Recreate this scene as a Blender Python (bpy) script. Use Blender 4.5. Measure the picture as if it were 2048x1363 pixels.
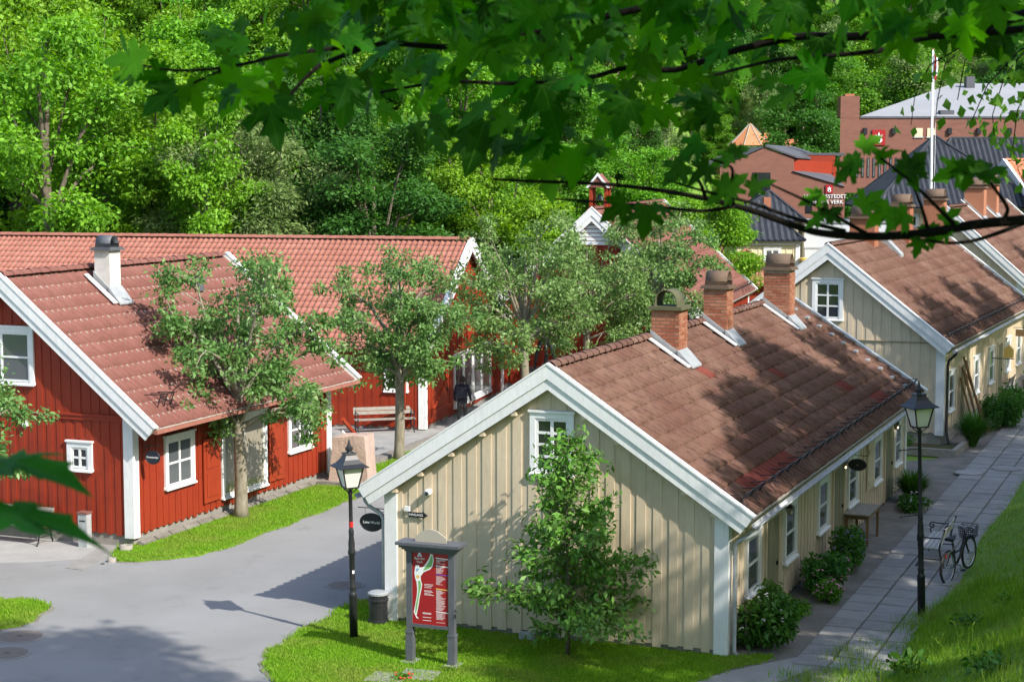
import bpy, math, random
import numpy as np
from mathutils import Vector, Matrix
R = math.radians
PI = math.pi
for o in list(bpy.data.objects): bpy.data.objects.remove(o)
SC = bpy.context.scene
COL = SC.collection

# ------------------------------------------------------------------ camera
cam_d = bpy.data.cameras.new('camera')
cam = bpy.data.objects.new('camera', cam_d); COL.objects.link(cam)
PITCH = .0995; CAMH = 9.0; FPX = 3578.7
cam.location = (0, 0, CAMH); cam.rotation_euler = (PI/2-PITCH, 0, 0)
cam_d.sensor_width = 36; cam_d.lens = FPX/2048*36; cam_d.clip_end = 3000; cam_d.clip_start = .1
cam_d.dof.use_dof = True; cam_d.dof.focus_distance = 40; cam_d.dof.aperture_fstop = 13
SC.camera = cam
# ------------------------------------------------------------------ sky, sun, exposure
SUN_AZ = Vector((.735, -.678)).normalized(); SUN_EL = R(40)
SUN_DIR = Vector((SUN_AZ.x*math.cos(SUN_EL), SUN_AZ.y*math.cos(SUN_EL), math.sin(SUN_EL)))
W = bpy.data.worlds.new('World'); SC.world = W; W.use_nodes = True
nt = W.node_tree; bg = nt.nodes['Background']
sky = nt.nodes.new('ShaderNodeTexSky'); sky.sky_type = 'NISHITA'; sky.sun_disc = False
sky.sun_elevation = SUN_EL; sky.sun_rotation = math.atan2(SUN_AZ.x, SUN_AZ.y)
sky.dust_density = 1.5; sky.ozone_density = 1.0
nt.links.new(sky.outputs[0], bg.inputs[0]); bg.inputs[1].default_value = .15
sd = bpy.data.lights.new('sun', 'SUN'); sd.energy = 3.5; sd.angle = R(.55); sd.color = (1, .95, .86)
sun = bpy.data.objects.new('sun', sd); COL.objects.link(sun)
sun.rotation_euler = SUN_DIR.to_track_quat('Z', 'Y').to_euler(); sun.location = (20, -20, 60)
SC.view_settings.view_transform = 'Standard'; SC.view_settings.look = 'None'
SC.view_settings.exposure = .98; SC.view_settings.gamma = 1
SC.cycles.max_bounces = 5; SC.cycles.diffuse_bounces = 3; SC.cycles.glossy_bounces = 2; SC.cycles.transparent_max_bounces = 8
SC.cycles.use_denoising = True

# ------------------------------------------------------------------ helpers
CP, SP = math.cos(PITCH), math.sin(PITCH)
def at(x, y, Y):
    """world point at forward distance Y for a direction measured in the photograph (2048 wide)"""
    a = (x-1024)/FPX; b = -(y-681.5)/FPX
    d = Vector((a, CP+b*SP, -SP+b*CP)); return Vector((0, 0, CAMH))+d*(Y/d.y)
def link(o, parent=None):
    COL.objects.link(o)
    if parent is not None: o.parent = parent
    return o
def thing(name, label, cat, loc=(0, 0, 0), rz=0, group=None):
    o = bpy.data.objects.new(name, None); o.empty_display_size = .2
    o.location = loc; o.rotation_euler = (0, 0, rz); link(o); return tag(o, label, cat, group)
def tag(o, label=None, cat=None, group=None, kind=None):
    if label: o['label'] = label
    if cat: o['category'] = cat
    if group: o['group'] = group
    if kind: o['kind'] = kind
    return o
def np_mesh(name, verts, faces, mat=None, smooth=False):
    """verts (n,3), faces (m,k) constant k"""
    verts = np.asarray(verts, np.float32); faces = np.asarray(faces, np.int32)
    me = bpy.data.meshes.new(name); n, k = faces.shape
    me.vertices.add(len(verts)); me.vertices.foreach_set('co', verts.ravel())
    me.loops.add(n*k); me.loops.foreach_set('vertex_index', faces.ravel())
    me.polygons.add(n); me.polygons.foreach_set('loop_start', np.arange(0, n*k, k, dtype=np.int32))
    me.polygons.foreach_set('loop_total', np.full(n, k, np.int32))
    if smooth: me.polygons.foreach_set('use_smooth', np.ones(n, bool))
    me.update(calc_edges=True); me.validate()
    if mat: me.materials.append(mat)
    return me
class MB:
    def __init__(s): s.v = []; s.f = []
    def add(s, vs, fs):
        b = len(s.v); s.v += [tuple(p) for p in vs]; s.f += [tuple(i+b for i in f) for f in fs]; return s
    def box(s, x0, x1, y0, y1, z0, z1):
        return s.add([(x0,y0,z0),(x1,y0,z0),(x1,y1,z0),(x0,y1,z0),(x0,y0,z1),(x1,y0,z1),(x1,y1,z1),(x0,y1,z1)],
                     [(3,2,1,0),(4,5,6,7),(0,1,5,4),(1,2,6,5),(2,3,7,6),(3,0,4,7)])
    def hexa(s, b, t):
        return s.add(list(b)+list(t), [(3,2,1,0),(4,5,6,7),(0,1,5,4),(1,2,6,5),(2,3,7,6),(3,0,4,7)])
    def prism(s, poly, y0, y1, axis='y'):
        """polygon in (x,z) extruded along y (axis y) or polygon (x,y) extruded in z"""
        n = len(poly)
        a = sum(poly[i][0]*poly[(i+1) % n][1]-poly[(i+1) % n][0]*poly[i][1] for i in range(n))
        if (a < 0) == (axis == 'y'): pass
        if axis == 'y':
            if a < 0: poly = poly[::-1]
            vs = [(p[0], y0, p[1]) for p in poly]+[(p[0], y1, p[1]) for p in poly]
        else:
            if a < 0: poly = poly[::-1]
            vs = [(p[0], p[1], y0) for p in poly]+[(p[0], p[1], y1) for p in poly]
        if axis == 'y': fs = [tuple(range(n)), tuple(range(2*n-1, n-1, -1))]+[(i, n+i, n+(i+1) % n, (i+1) % n) for i in range(n)]
        else: fs = [tuple(range(n-1, -1, -1)), tuple(range(n, 2*n))]+[(i, (i+1) % n, n+(i+1) % n, n+i) for i in range(n)]
        return s.add(vs, fs)
    def bar(s, p0, p1, w, h=None):
        h = h or w; p0 = Vector(p0); p1 = Vector(p1); d = (p1-p0).normalized()
        up = Vector((0, 0, 1)) if abs(d.z) < .95 else Vector((1, 0, 0))
        a = d.cross(up).normalized()*w/2; b = a.cross(d).normalized()*h/2
        return s.hexa([p0-a-b, p0+a-b, p0+a+b, p0-a+b], [p1-a-b, p1+a-b, p1+a+b, p1-a+b])
    def tube(s, pts, r, n=6, caps=True):
        pts = [Vector(p) for p in pts]; m = len(pts)
        rr = r if isinstance(r, (list, tuple)) else [r]*m
        base = len(s.v); ref = None
        for i, p in enumerate(pts):
            d = (pts[min(i+1, m-1)]-pts[max(i-1, 0)])
            d = d.normalized() if d.length > 1e-9 else Vector((0, 0, 1))
            if ref is None or abs(ref.dot(d)) > .98: ref = Vector((0, 0, 1)) if abs(d.z) < .9 else Vector((1, 0, 0))
            a = (ref-d*ref.dot(d)).normalized(); b = d.cross(a); ref = a
            for k in range(n):
                t = 2*PI*k/n; s.v.append(tuple(p+(a*math.cos(t)+b*math.sin(t))*rr[i]))
        for i in range(m-1):
            for k in range(n):
                s.f.append((base+i*n+k, base+i*n+(k+1) % n, base+(i+1)*n+(k+1) % n, base+(i+1)*n+k))
        if caps:
            s.f.append(tuple(base+k for k in range(n-1, -1, -1))); s.f.append(tuple(base+(m-1)*n+k for k in range(n)))
        return s
    def lathe(s, prof, n=12, c=(0, 0, 0), phase=0):
        base = len(s.v)
        for r, z in prof:
            for k in range(n):
                t = 2*PI*k/n+phase; s.v.append((c[0]+r*math.cos(t), c[1]+r*math.sin(t), c[2]+z))
        for i in range(len(prof)-1):
            for k in range(n):
                s.f.append((base+i*n+k, base+i*n+(k+1) % n, base+(i+1)*n+(k+1) % n, base+(i+1)*n+k))
        s.f.append(tuple(base+k for k in range(n-1, -1, -1))); m = len(prof)-1
        s.f.append(tuple(base+m*n+k for k in range(n)))
        return s
    def mesh(s, name, mat, smooth=False):
        me = bpy.data.meshes.new(name); me.from_pydata(s.v, [], s.f); me.update()
        if mat: me.materials.append(mat)
        if smooth: me.polygons.foreach_set('use_smooth', np.ones(len(me.polygons), bool))
        return me
    def build(s, name, mat, parent=None, loc=(0, 0, 0), rz=0, smooth=False):
        o = bpy.data.objects.new(name, s.mesh(name, mat, smooth)); o.location = loc; o.rotation_euler = (0, 0, rz)
        return link(o, parent)
def inst(name, me, parent=None, loc=(0, 0, 0), rot=(0, 0, 0), scale=None):
    o = bpy.data.objects.new(name, me); o.location = loc; o.rotation_euler = rot
    if scale: o.scale = scale
    return link(o, parent)
def instm(name, me, parent, M):
    o = bpy.data.objects.new(name, me); link(o, parent); o.matrix_local = M; return o
def bevel(o, w=.01, seg=1):
    m = o.modifiers.new('bevel', 'BEVEL'); m.width = w; m.segments = seg; m.limit_method = 'ANGLE'; return o
def text(name, body, size, mat, parent, M, ext=.002, align='CENTER'):
    c = bpy.data.curves.new(name, 'FONT'); c.body = body; c.size = size; c.extrude = ext
    c.align_x = align; c.align_y = 'CENTER'; c.materials.append(mat); c.resolution_u = 3
    o = bpy.data.objects.new(name, c); link(o, parent); o.matrix_local = M; return o
def text_mesh(name, body, size, mat, parent, M_, ext=.002, align='CENTER'):
    o = text(name, body, size, mat, None, Matrix.Identity(4), ext, align); dg = bpy.context.evaluated_depsgraph_get()
    me = bpy.data.meshes.new_from_object(o.evaluated_get(dg)); bpy.data.objects.remove(o)
    if not me.materials: me.materials.append(mat)
    q = bpy.data.objects.new(name, me); link(q, parent); q.matrix_local = M_; return q
FACE = Matrix(((1,0,0,0),(0,0,-1,0),(0,1,0,0),(0,0,0,1)))   # text standing up, read from -y
def T(x, y, z): return Matrix.Translation((x, y, z))
def RZ(a): return Matrix.Rotation(a, 4, 'Z')

# ------------------------------------------------------------------ materials
MATS = {}
def nodes(name):
    m = bpy.data.materials.new(name); m.use_nodes = True; n = m.node_tree; b = n.nodes['Principled BSDF']; MATS[name] = m
    return m, n, b
def mix_rgb(n, a, b, fac):
    x = n.nodes.new('ShaderNodeMix'); x.data_type = 'RGBA'
    for sock, val in ((6, a), (7, b)):
        if hasattr(val, 'is_linked') or hasattr(val, 'links'): n.links.new(val, x.inputs[sock])
        else: x.inputs[sock].default_value = (*val, 1)
    if hasattr(fac, 'links'): n.links.new(fac, x.inputs[0])
    else: x.inputs[0].default_value = fac
    return x.outputs[2]
def noise(n, scale, detail=4, rough=.6, coord='Object', stretch=None):
    tc = n.nodes.new('ShaderNodeTexCoord'); t = n.nodes.new('ShaderNodeTexNoise')
    t.inputs['Scale'].default_value = scale; t.inputs['Detail'].default_value = detail; t.inputs['Roughness'].default_value = rough
    if coord == 'World':
        g = n.nodes.new('ShaderNodeNewGeometry'); src = g.outputs['Position']
    else: src = tc.outputs[coord]
    if stretch:
        mp = n.nodes.new('ShaderNodeMapping'); mp.inputs['Scale'].default_value = stretch
        n.links.new(src, mp.inputs[0]); src = mp.outputs[0]
    n.links.new(src, t.inputs['Vector']); return t.outputs['Fac']
def ramp(n, src, lo, hi):
    r = n.nodes.new('ShaderNodeMapRange'); r.inputs[1].default_value = lo; r.inputs[2].default_value = hi
    n.links.new(src, r.inputs[0]); return r.outputs[0]
def rnd(n):
    """random number differing by object and by loose piece"""
    oi = n.nodes.new('ShaderNodeObjectInfo'); g = n.nodes.new('ShaderNodeNewGeometry')
    a = n.nodes.new('ShaderNodeMath'); a.operation = 'ADD'
    n.links.new(oi.outputs['Random'], a.inputs[0]); n.links.new(g.outputs['Random Per Island'], a.inputs[1])
    f = n.nodes.new('ShaderNodeMath'); f.operation = 'FRACT'; n.links.new(a.outputs[0], f.inputs[0]); return f.outputs[0]
def bump(n, b, src, strength=.3, dist=.01):
    u = n.nodes.new('ShaderNodeBump'); u.inputs['Strength'].default_value = strength; u.inputs['Distance'].default_value = dist
    n.links.new(src, u.inputs['Height']); n.links.new(u.outputs[0], b.inputs['Normal'])
def plain(name, col, rough=.6, metal=0, spec=.5):
    m, n, b = nodes(name); b.inputs['Base Color'].default_value = (*col, 1); b.inputs['Roughness'].default_value = rough
    b.inputs['Metallic'].default_value = metal; b.inputs['Specular IOR Level'].default_value = spec; return m
def varied(name, c1, c2, scale=6, rough=.7, bs=.3, bd=.01, rndmix=0., c3=None, stretch=None, coord='World', spec=.3, lo=.35, hi=.65, fine=None):
    m, n, b = nodes(name); f = ramp(n, noise(n, scale, 5, .65, coord, stretch), lo, hi)
    c = mix_rgb(n, c1, c2, f)
    if rndmix: 
        mm = n.nodes.new('ShaderNodeMath'); mm.operation = 'MULTIPLY'; mm.inputs[1].default_value = rndmix
        n.links.new(rnd(n), mm.inputs[0]); c = mix_rgb(n, c, c3 or c2, mm.outputs[0])
    n.links.new(c, b.inputs['Base Color']); b.inputs['Roughness'].default_value = rough; b.inputs['Specular IOR Level'].default_value = spec
    if bs: bump(n, b, noise(n, fine or scale*6, 4, .7, coord, stretch), bs, bd)
    return m
def paint(name, col, dirt, rough=.55):
    """painted timber: long vertical streaks, worn patches, a little brush relief"""
    m, n, b = nodes(name)
    f = ramp(n, noise(n, 3, 5, .6, 'World', (6, 6, .8)), .45, .75)
    c = mix_rgb(n, col, tuple(x*.86 for x in col), f)
    g = ramp(n, noise(n, 1.2, 6, .7, 'World'), .5, .72); c = mix_rgb(n, c, dirt, g)
    g2 = ramp(n, noise(n, 7, 6, .75, 'World', (2.5, 2.5, .5)), .6, .75); c = mix_rgb(n, c, tuple(min(1, x*1.18+.012) for x in col), g2)
    mm = n.nodes.new('ShaderNodeMath'); mm.operation = 'MULTIPLY'; mm.inputs[1].default_value = .22
    n.links.new(rnd(n), mm.inputs[0]); c = mix_rgb(n, c, tuple(x*.72 for x in col), mm.outputs[0])
    n.links.new(c, b.inputs['Base Color']); b.inputs['Roughness'].default_value = rough; b.inputs['Specular IOR Level'].default_value = .3
    bump(n, b, noise(n, 18, 4, .7, 'World', (5, 5, .5)), .25, .006); return m
paint('yellow_paint', (.66, .54, .39), (.56, .45, .32))
paint('yellow_door', (.26, .235, .15), (.2, .18, .12))
paint('red_paint', (.285, .033, .012), (.2, .023, .01))
paint('red_door', (.32, .042, .014), (.25, .028, .01))
paint('white_paint', (.80, .80, .80), (.7, .70, .69), .5)
paint('cream_paint', (.74, .66, .42), (.6, .52, .34))
def roofmat(name, c1, c2, c3, lichen, amt, rmix=.2):
    """old clay tiles: broad weathering, streaks, pale lichen specks, a slightly different tone for each tile"""
    m, n, b = nodes(name)
    c = mix_rgb(n, c1, c2, ramp(n, noise(n, .7, 4, .6, 'World'), .38, .66))
    c = mix_rgb(n, c, c3, ramp(n, noise(n, 5, 5, .7, 'World', (1, 1, .6)), .45, .75))
    mm = n.nodes.new('ShaderNodeMath'); mm.operation = 'MULTIPLY'; mm.inputs[1].default_value = rmix
    n.links.new(rnd(n), mm.inputs[0]); c = mix_rgb(n, c, tuple(x*.55 for x in c1), mm.outputs[0])
    l = ramp(n, noise(n, 11, 5, .75, 'World'), .66-amt, .78-amt); c = mix_rgb(n, c, lichen, l)
    n.links.new(c, b.inputs['Base Color']); b.inputs['Roughness'].default_value = .88; b.inputs['Specular IOR Level'].default_value = .2
    bump(n, b, noise(n, 30, 4, .7, 'World'), .5, .01); return m
roofmat('tile_brown', (.135, .066, .049), (.20, .117, .088), (.085, .045, .036), (.27, .22, .175), .01, .07)
roofmat('tile_newred', (.21, .05, .038), (.175, .05, .038), (.15, .05, .04), (.25, .1, .08), .0)
roofmat('tile_red', (.20, .082, .066), (.23, .103, .084), (.155, .066, .053), (.33, .2, .16), .0, .08)
roofmat('tile_pink', (.33, .132, .095), (.37, .163, .122), (.255, .1, .074), (.45, .3, .24), .02)
varied('tile_orange', (.55, .20, .10), (.46, .15, .07), 1.5, .8, .3, .01, .4, (.6, .26, .15))
varied('tile_black', (.024, .026, .032), (.036, .04, .048), 2, .45, .3, .01, .5, (.045, .049, .058), spec=.4)
varied('brick', (.33, .105, .055), (.24, .072, .04), 9, .9, .5, .006, .8, (.42, .20, .12), spec=.2, fine=50)
varied('mortar', (.40, .34, .28), (.30, .25, .2), 8, .95, .5, .006)
varied('lead', (.27, .29, .31), (.36, .37, .37), 5, .5, .2, .005, spec=.5)
varied('rusty_cap', (.115, .085, .065), (.16, .10, .065), 6, .75, .3, .006)
varied('mossy_cap', (.12, .11, .07), (.09, .10, .045), 6, .85, .3, .006)
varied('dirt', (.235, .215, .175), (.16, .15, .11), 2.5, .95, .8, .01, fine=60)
varied('stone', (.25, .23, .205), (.16, .145, .13), 3, .9, .7, .03, .5, (.4, .37, .33))
varied('pink_stone', (.52, .38, .31), (.42, .31, .26), 3, .85, .8, .03)
m, n, b = nodes('asphalt')      # worn asphalt: patches, grit, fine cracks, faint stains
c = mix_rgb(n, (.215, .213, .21), (.26, .26, .26), ramp(n, noise(n, .28, 4, .6, 'World'), .35, .65))
c = mix_rgb(n, c, (.18, .178, .175), ramp(n, noise(n, .9, 5, .7, 'World'), .58, .75))
c = mix_rgb(n, c, (.36, .355, .345), ramp(n, noise(n, 70, 3, .8, 'World'), .58, .75))
c = mix_rgb(n, c, (.14, .14, .145), ramp(n, noise(n, 45, 3, .8, 'World'), .62, .78))
vo = n.nodes.new('ShaderNodeTexVoronoi'); vo.feature = 'DISTANCE_TO_EDGE'; vo.inputs['Scale'].default_value = .3
ge = n.nodes.new('ShaderNodeNewGeometry'); wp = n.nodes.new('ShaderNodeVectorMath'); wp.operation = 'ADD'; nt_ = n.nodes.new('ShaderNodeTexNoise'); nt_.inputs['Scale'].default_value = 1.2
n.links.new(ge.outputs['Position'], nt_.inputs['Vector']); n.links.new(ge.outputs['Position'], wp.inputs[0]); n.links.new(nt_.outputs['Color'], wp.inputs[1]); n.links.new(wp.outputs[0], vo.inputs['Vector'])
cr = n.nodes.new('ShaderNodeMapRange'); cr.inputs[1].default_value = .0; cr.inputs[2].default_value = .004; cr.inputs[3].default_value = .22; cr.inputs[4].default_value = 0; n.links.new(vo.outputs['Distance'], cr.inputs[0])
c = mix_rgb(n, c, (.12, .12, .12), cr.outputs[0]); n.links.new(c, b.inputs['Base Color']); b.inputs['Roughness'].default_value = .9; b.inputs['Specular IOR Level'].default_value = .25
bump(n, b, noise(n, 60, 4, .8, 'World'), .6, .008)
varied('gravel', (.235, .215, .19), (.15, .14, .12), 1.4, .95, .9, .012, fine=60)
varied('slab', (.275, .265, .25), (.205, .197, .185), 2.5, .85, .3, .004, .55, (.34, .33, .31), fine=60)
varied('concrete', (.33, .325, .31), (.25, .245, .235), 1.5, .9, .3, .004, .3, (.4, .4, .39))
varied('earth', (.055, .075, .02), (.09, .065, .035), 1.2, .95, .8, .03)
varied('lawn', (.16, .31, .018), (.12, .24, .016), .9, .95, .8, .03, fine=40)
varied('forest_floor', (.035, .06, .015), (.05, .05, .02), .5, .95, .8, .05)
varied('bark', (.105, .08, .06), (.18, .15, .115), 7, .9, .9, .02, stretch=(1, 1, .25))
varied('bark_pale', (.42, .39, .34), (.2, .17, .14), 5, .9, .5, .02, stretch=(1, 1, 1.5))
varied('bark_apple', (.19, .16, .11), (.30, .27, .21), 9, .9, .9, .015, stretch=(1, 1, .4))
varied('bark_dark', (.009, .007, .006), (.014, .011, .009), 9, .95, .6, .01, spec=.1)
varied('wood_grey', (.26, .235, .20), (.36, .33, .29), 8, .75, .4, .006, .5, (.2, .18, .15))
varied('wood_pale', (.55, .52, .47), (.45, .42, .38), 8, .75, .4, .006, .5, (.4, .37, .33))
varied('wood_brown', (.20, .115, .05), (.14, .075, .035), 8, .75, .4, .006, .6, (.27, .17, .08))
varied('bronze', (.022, .026, .03), (.05, .062, .065), 9, .42, .3, .006, spec=.6)
MATS['bronze'].node_tree.nodes['Principled BSDF'].inputs['Metallic'].default_value = .4
varied('galv', (.40, .42, .43), (.30, .315, .32), 6, .4, .1, .003, spec=.6)
varied('black_iron', (.012, .013, .016), (.022, .022, .025), 12, .45, .2, .003, spec=.5)
varied('slate_paint', (.085, .09, .105), (.11, .115, .13), 5, .5, .2, .003)
varied('hall_roof', (.27, .275, .285), (.31, .315, .32), .3, .6, .1, .01)
varied('dark_roof', (.075, .078, .09), (.1, .1, .115), .6, .7, .2, .01)
plain('steel', (.55, .56, .57), .3, .9)
plain('gold', (.75, .55, .2), .4, .6)
plain('rubber', (.015, .015, .015), .7)
plain('white_print', (.8, .8, .8), .5); plain('red_panel', (.33, .012, .016), .4); plain('green_print', (.2, .42, .13), .5)
plain('blue_print', (.25, .42, .6), .5); plain('violet_print', (.12, .07, .35), .5); plain('ochre_print', (.75, .5, .12), .5)
plain('navy', (.012, .014, .028), .45); plain('near_black', (.01, .01, .013), .5); plain('red_band', (.55, .02, .02), .5)
plain('skin', (.55, .32, .24), .55); plain('trousers', (.035, .038, .036), .9); plain('jacket', (.012, .013, .028), .8); plain('hair', (.03, .02, .015), .8)
plain('curtain', (.45, .44, .42), .9); plain('room', (.02, .02, .022), .9); plain('shade_grey', (.5, .52, .55), .7)
m, n, b = nodes('opal'); b.inputs['Base Color'].default_value = (.72, .70, .62, 1); b.inputs['Roughness'].default_value = .35; b.inputs['Subsurface Weight'].default_value = .0
m, n, b = nodes('bulb'); b.inputs['Emission Color'].default_value = (1, .72, .38, 1); b.inputs['Emission Strength'].default_value = 2.5
def glass(name, col, rough=.03):
    m, n, b = nodes(name); b.inputs['Base Color'].default_value = (*col, 1); b.inputs['Roughness'].default_value = rough
    b.inputs['Specular IOR Level'].default_value = .8; bump(n, b, noise(n, 1.7, 2, .5, 'World'), .25, .02)
    return m
glass('glass_dark', (.018, .02, .026)); glass('glass_mid', (.09, .10, .105), .05); glass('glass_warm', (.30, .27, .21), .08)
# brick wall seen from far: pattern only, the bricks are two or three pixels
m, n, b = nodes('far_brick'); tc = n.nodes.new('ShaderNodeTexCoord'); mp = n.nodes.new('ShaderNodeMapping')
mp.inputs['Rotation'].default_value = (R(90), 0, 0); bt = n.nodes.new('ShaderNodeTexBrick')
n.links.new(tc.outputs['Object'], mp.inputs[0]); n.links.new(mp.outputs[0], bt.inputs[0])
bt.inputs['Color1'].default_value = (.24, .093, .06, 1); bt.inputs['Color2'].default_value = (.175, .068, .048, 1); bt.inputs['Mortar'].default_value = (.16, .10, .08, 1)
bt.inputs['Scale'].default_value = 1; bt.inputs['Brick Width'].default_value = .4; bt.inputs['Row Height'].default_value = .13; bt.inputs['Mortar Size'].default_value = .012
big = ramp(n, noise(n, .5, 3, .6, 'World'), .35, .7)
n.links.new(mix_rgb(n, bt.outputs[0], (.2, .085, .06), big), b.inputs['Base Color']); b.inputs['Roughness'].default_value = .9
def leafmat(name, c1, c2, c3, trans=.35, rough=.5, gloss=.25, wscale=.5, vlo=.8, vhi=1.2):
    """leaf: colour differs by leaf, by tree and slowly through the crown; light passes through it"""
    m, n, b = nodes(name); r = rnd(n)
    c = mix_rgb(n, c1, c2, r)
    c = mix_rgb(n, c, c3, ramp(n, noise(n, wscale, 3, .6, 'World'), .42, .72))
    oi = n.nodes.new('ShaderNodeObjectInfo'); hs = n.nodes.new('ShaderNodeHueSaturation')
    hr = n.nodes.new('ShaderNodeMapRange'); hr.inputs[3].default_value = .488; hr.inputs[4].default_value = .512
    vr = n.nodes.new('ShaderNodeMapRange'); vr.inputs[3].default_value = vlo; vr.inputs[4].default_value = vhi
    n.links.new(oi.outputs['Random'], hr.inputs[0]); n.links.new(r, vr.inputs[0])
    n.links.new(hr.outputs[0], hs.inputs['Hue']); n.links.new(vr.outputs[0], hs.inputs['Value']); n.links.new(c, hs.inputs['Color'])
    c = hs.outputs[0]
    n.links.new(c, b.inputs['Base Color']); b.inputs['Roughness'].default_value = rough; b.inputs['Specular IOR Level'].default_value = gloss
    tr = n.nodes.new('ShaderNodeBsdfTranslucent'); g2 = n.nodes.new('ShaderNodeHueSaturation')
    g2.inputs['Hue'].default_value = .493; g2.inputs['Saturation'].default_value = 1.1; g2.inputs['Value'].default_value = 1.25
    n.links.new(c, g2.inputs['Color']); n.links.new(g2.outputs[0], tr.inputs['Color'])
    mx = n.nodes.new('ShaderNodeMixShader'); mx.inputs[0].default_value = trans
    n.links.new(b.outputs[0], mx.inputs[1]); n.links.new(tr.outputs[0], mx.inputs[2])
    n.links.new(mx.outputs[0], n.nodes['Material Output'].inputs[0]); return m
leafmat('leaf_bright', (.17, .37, .026), (.23, .44, .04), (.13, .31, .026), .44)
leafmat('leaf_mid', (.12, .28, .026), (.165, .345, .036), (.09, .225, .026), .44)
leafmat('leaf_dark', (.06, .175, .026), (.085, .215, .034), (.045, .135, .024), .42)
leafmat('leaf_grey', (.17, .265, .08), (.21, .31, .10), (.13, .22, .065), .42)
leafmat('leaf_apple', (.15, .285, .065), (.235, .36, .125), (.10, .22, .045), .35, .45, .35, 1.2)
leafmat('leaf_cherry', (.10, .25, .032), (.155, .33, .05), (.14, .23, .055), .3, .42, .35, 1.5)
leafmat('leaf_maple', (.03, .165, .004), (.06, .235, .007), (.02, .12, .004), .6, .55, .2, 1.5, .4, 1.45)  # wide value range per leaf paints light and dark contrast into the colour
leafmat('leaf_shrub', (.055, .17, .02), (.09, .23, .03), (.04, .125, .018), .3, .45, .3, 2)
leafmat('grass_short', (.17, .345, .018), (.23, .40, .03), (.27, .345, .06), .4, .6, .15, .8)
leafmat('grass_tall', (.165, .33, .024), (.22, .38, .04), (.26, .33, .075), .42, .6, .15, .7)
# pale veins of the maple leaf, from its own leaf coordinates
m = MATS['leaf_maple']; n = m.node_tree; uvn = n.nodes.new('ShaderNodeUVMap'); uvn.uv_map = 'leaf'; sx_ = n.nodes.new('ShaderNodeSeparateXYZ'); n.links.new(uvn.outputs[0], sx_.inputs[0])
def mth(op, a, b_=None):
    q = n.nodes.new('ShaderNodeMath'); q.operation = op
    for i, v_ in enumerate((a, b_)):
        if v_ is None: continue
        if hasattr(v_, 'links'): n.links.new(v_, q.inputs[i])
        else: q.inputs[i].default_value = v_
    return q.outputs[0]
th_ = mth('ARCTAN2', sx_.outputs[0], mth('ADD', sx_.outputs[1], .02)); fr_ = mth('ABSOLUTE', mth('SUBTRACT', mth('DIVIDE', th_, .72), mth('ROUND', mth('DIVIDE', th_, .72))))
rad_ = mth('SQRT', mth('ADD', mth('MULTIPLY', sx_.outputs[0], sx_.outputs[0]), mth('MULTIPLY', sx_.outputs[1], sx_.outputs[1])))
vein = mth('LESS_THAN', mth('MULTIPLY', fr_, rad_), .011); hs_ = [q for q in n.nodes if q.type == 'HUE_SAT'][0]
vc = mix_rgb(n, hs_.outputs[0], (.10, .30, .02), mth('MULTIPLY', vein, .75)); n.links.new(vc, n.nodes['Principled BSDF'].inputs['Base Color'])
M = MATS
# ------------------------------------------------------------------ terrain
YAW = .384; AX = Vector((math.sin(YAW), math.cos(YAW))); PR = Vector((math.cos(YAW), -math.sin(YAW)))
def sstep(t): t = np.clip(t, 0, 1); return t*t*(3-2*t)
def hgt(x, y):
    x = np.asarray(x, float); y = np.asarray(y, float)
    s = (x-7.75)*PR.x+(y-34.4)*PR.y
    bank = np.where(s > 0, .43*np.sqrt(s*s+.09)-.129, 0)
    bank = np.minimum(bank, 16+.1*s)
    near = .27*np.maximum(0, 19-y)
    far0 = 92+95*sstep((x-6)/20)+20*sstep((-x-10)/60)*0
    far = .42*np.maximum(0, y-far0); far = 70*(1-np.exp(-far/70))
    und = .05*np.sin(x*.9+y*.4)*np.clip(s, 0, 1)+.04*np.sin(x*.35-y*.77)*np.clip(s, 0, 1)
    return -.03+bank+near+far+und
def H(x, y): return float(hgt(x, y))
xs = np.concatenate([np.arange(-700, -70, 45), np.arange(-70, 0, 1.), np.arange(0, 20, .4), np.arange(20, 70, 1.), np.arange(70, 701, 45)])
ys = np.concatenate([np.arange(-80, -10, 10), np.arange(-10, 20, 1.), np.arange(20, 60, .4), np.arange(60, 130, 1.), np.arange(130, 330, 5), np.arange(330, 1000, 60)])
gx, gy = np.meshgrid(xs, ys); gz = hgt(gx, gy); nx, ny = len(xs), len(ys)
vv = np.stack([gx.ravel(), gy.ravel(), gz.ravel()], 1)
ii = (np.arange(ny-1)[:, None]*nx+np.arange(nx-1)[None, :]).ravel()
ff = np.stack([ii, ii+1, ii+nx+1, ii+nx], 1)
m, n, b = nodes('terrain'); nz = ramp(n, noise(n, .8, 6, .7, 'World'), .35, .65)
c = mix_rgb(n, (.13, .26, .02), (.17, .30, .03), nz); c = mix_rgb(n, c, (.15, .14, .06), ramp(n, noise(n, .55, 5, .65, 'World'), .6, .72))
n.links.new(c, b.inputs['Base Color']); b.inputs['Roughness'].default_value = .95; bump(n, b, noise(n, 20, 4, .7, 'World'), .8, .05)
ground = link(bpy.data.objects.new('ground', np_mesh('ground', vv, ff, m, True))); tag(ground, kind='structure')

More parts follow.
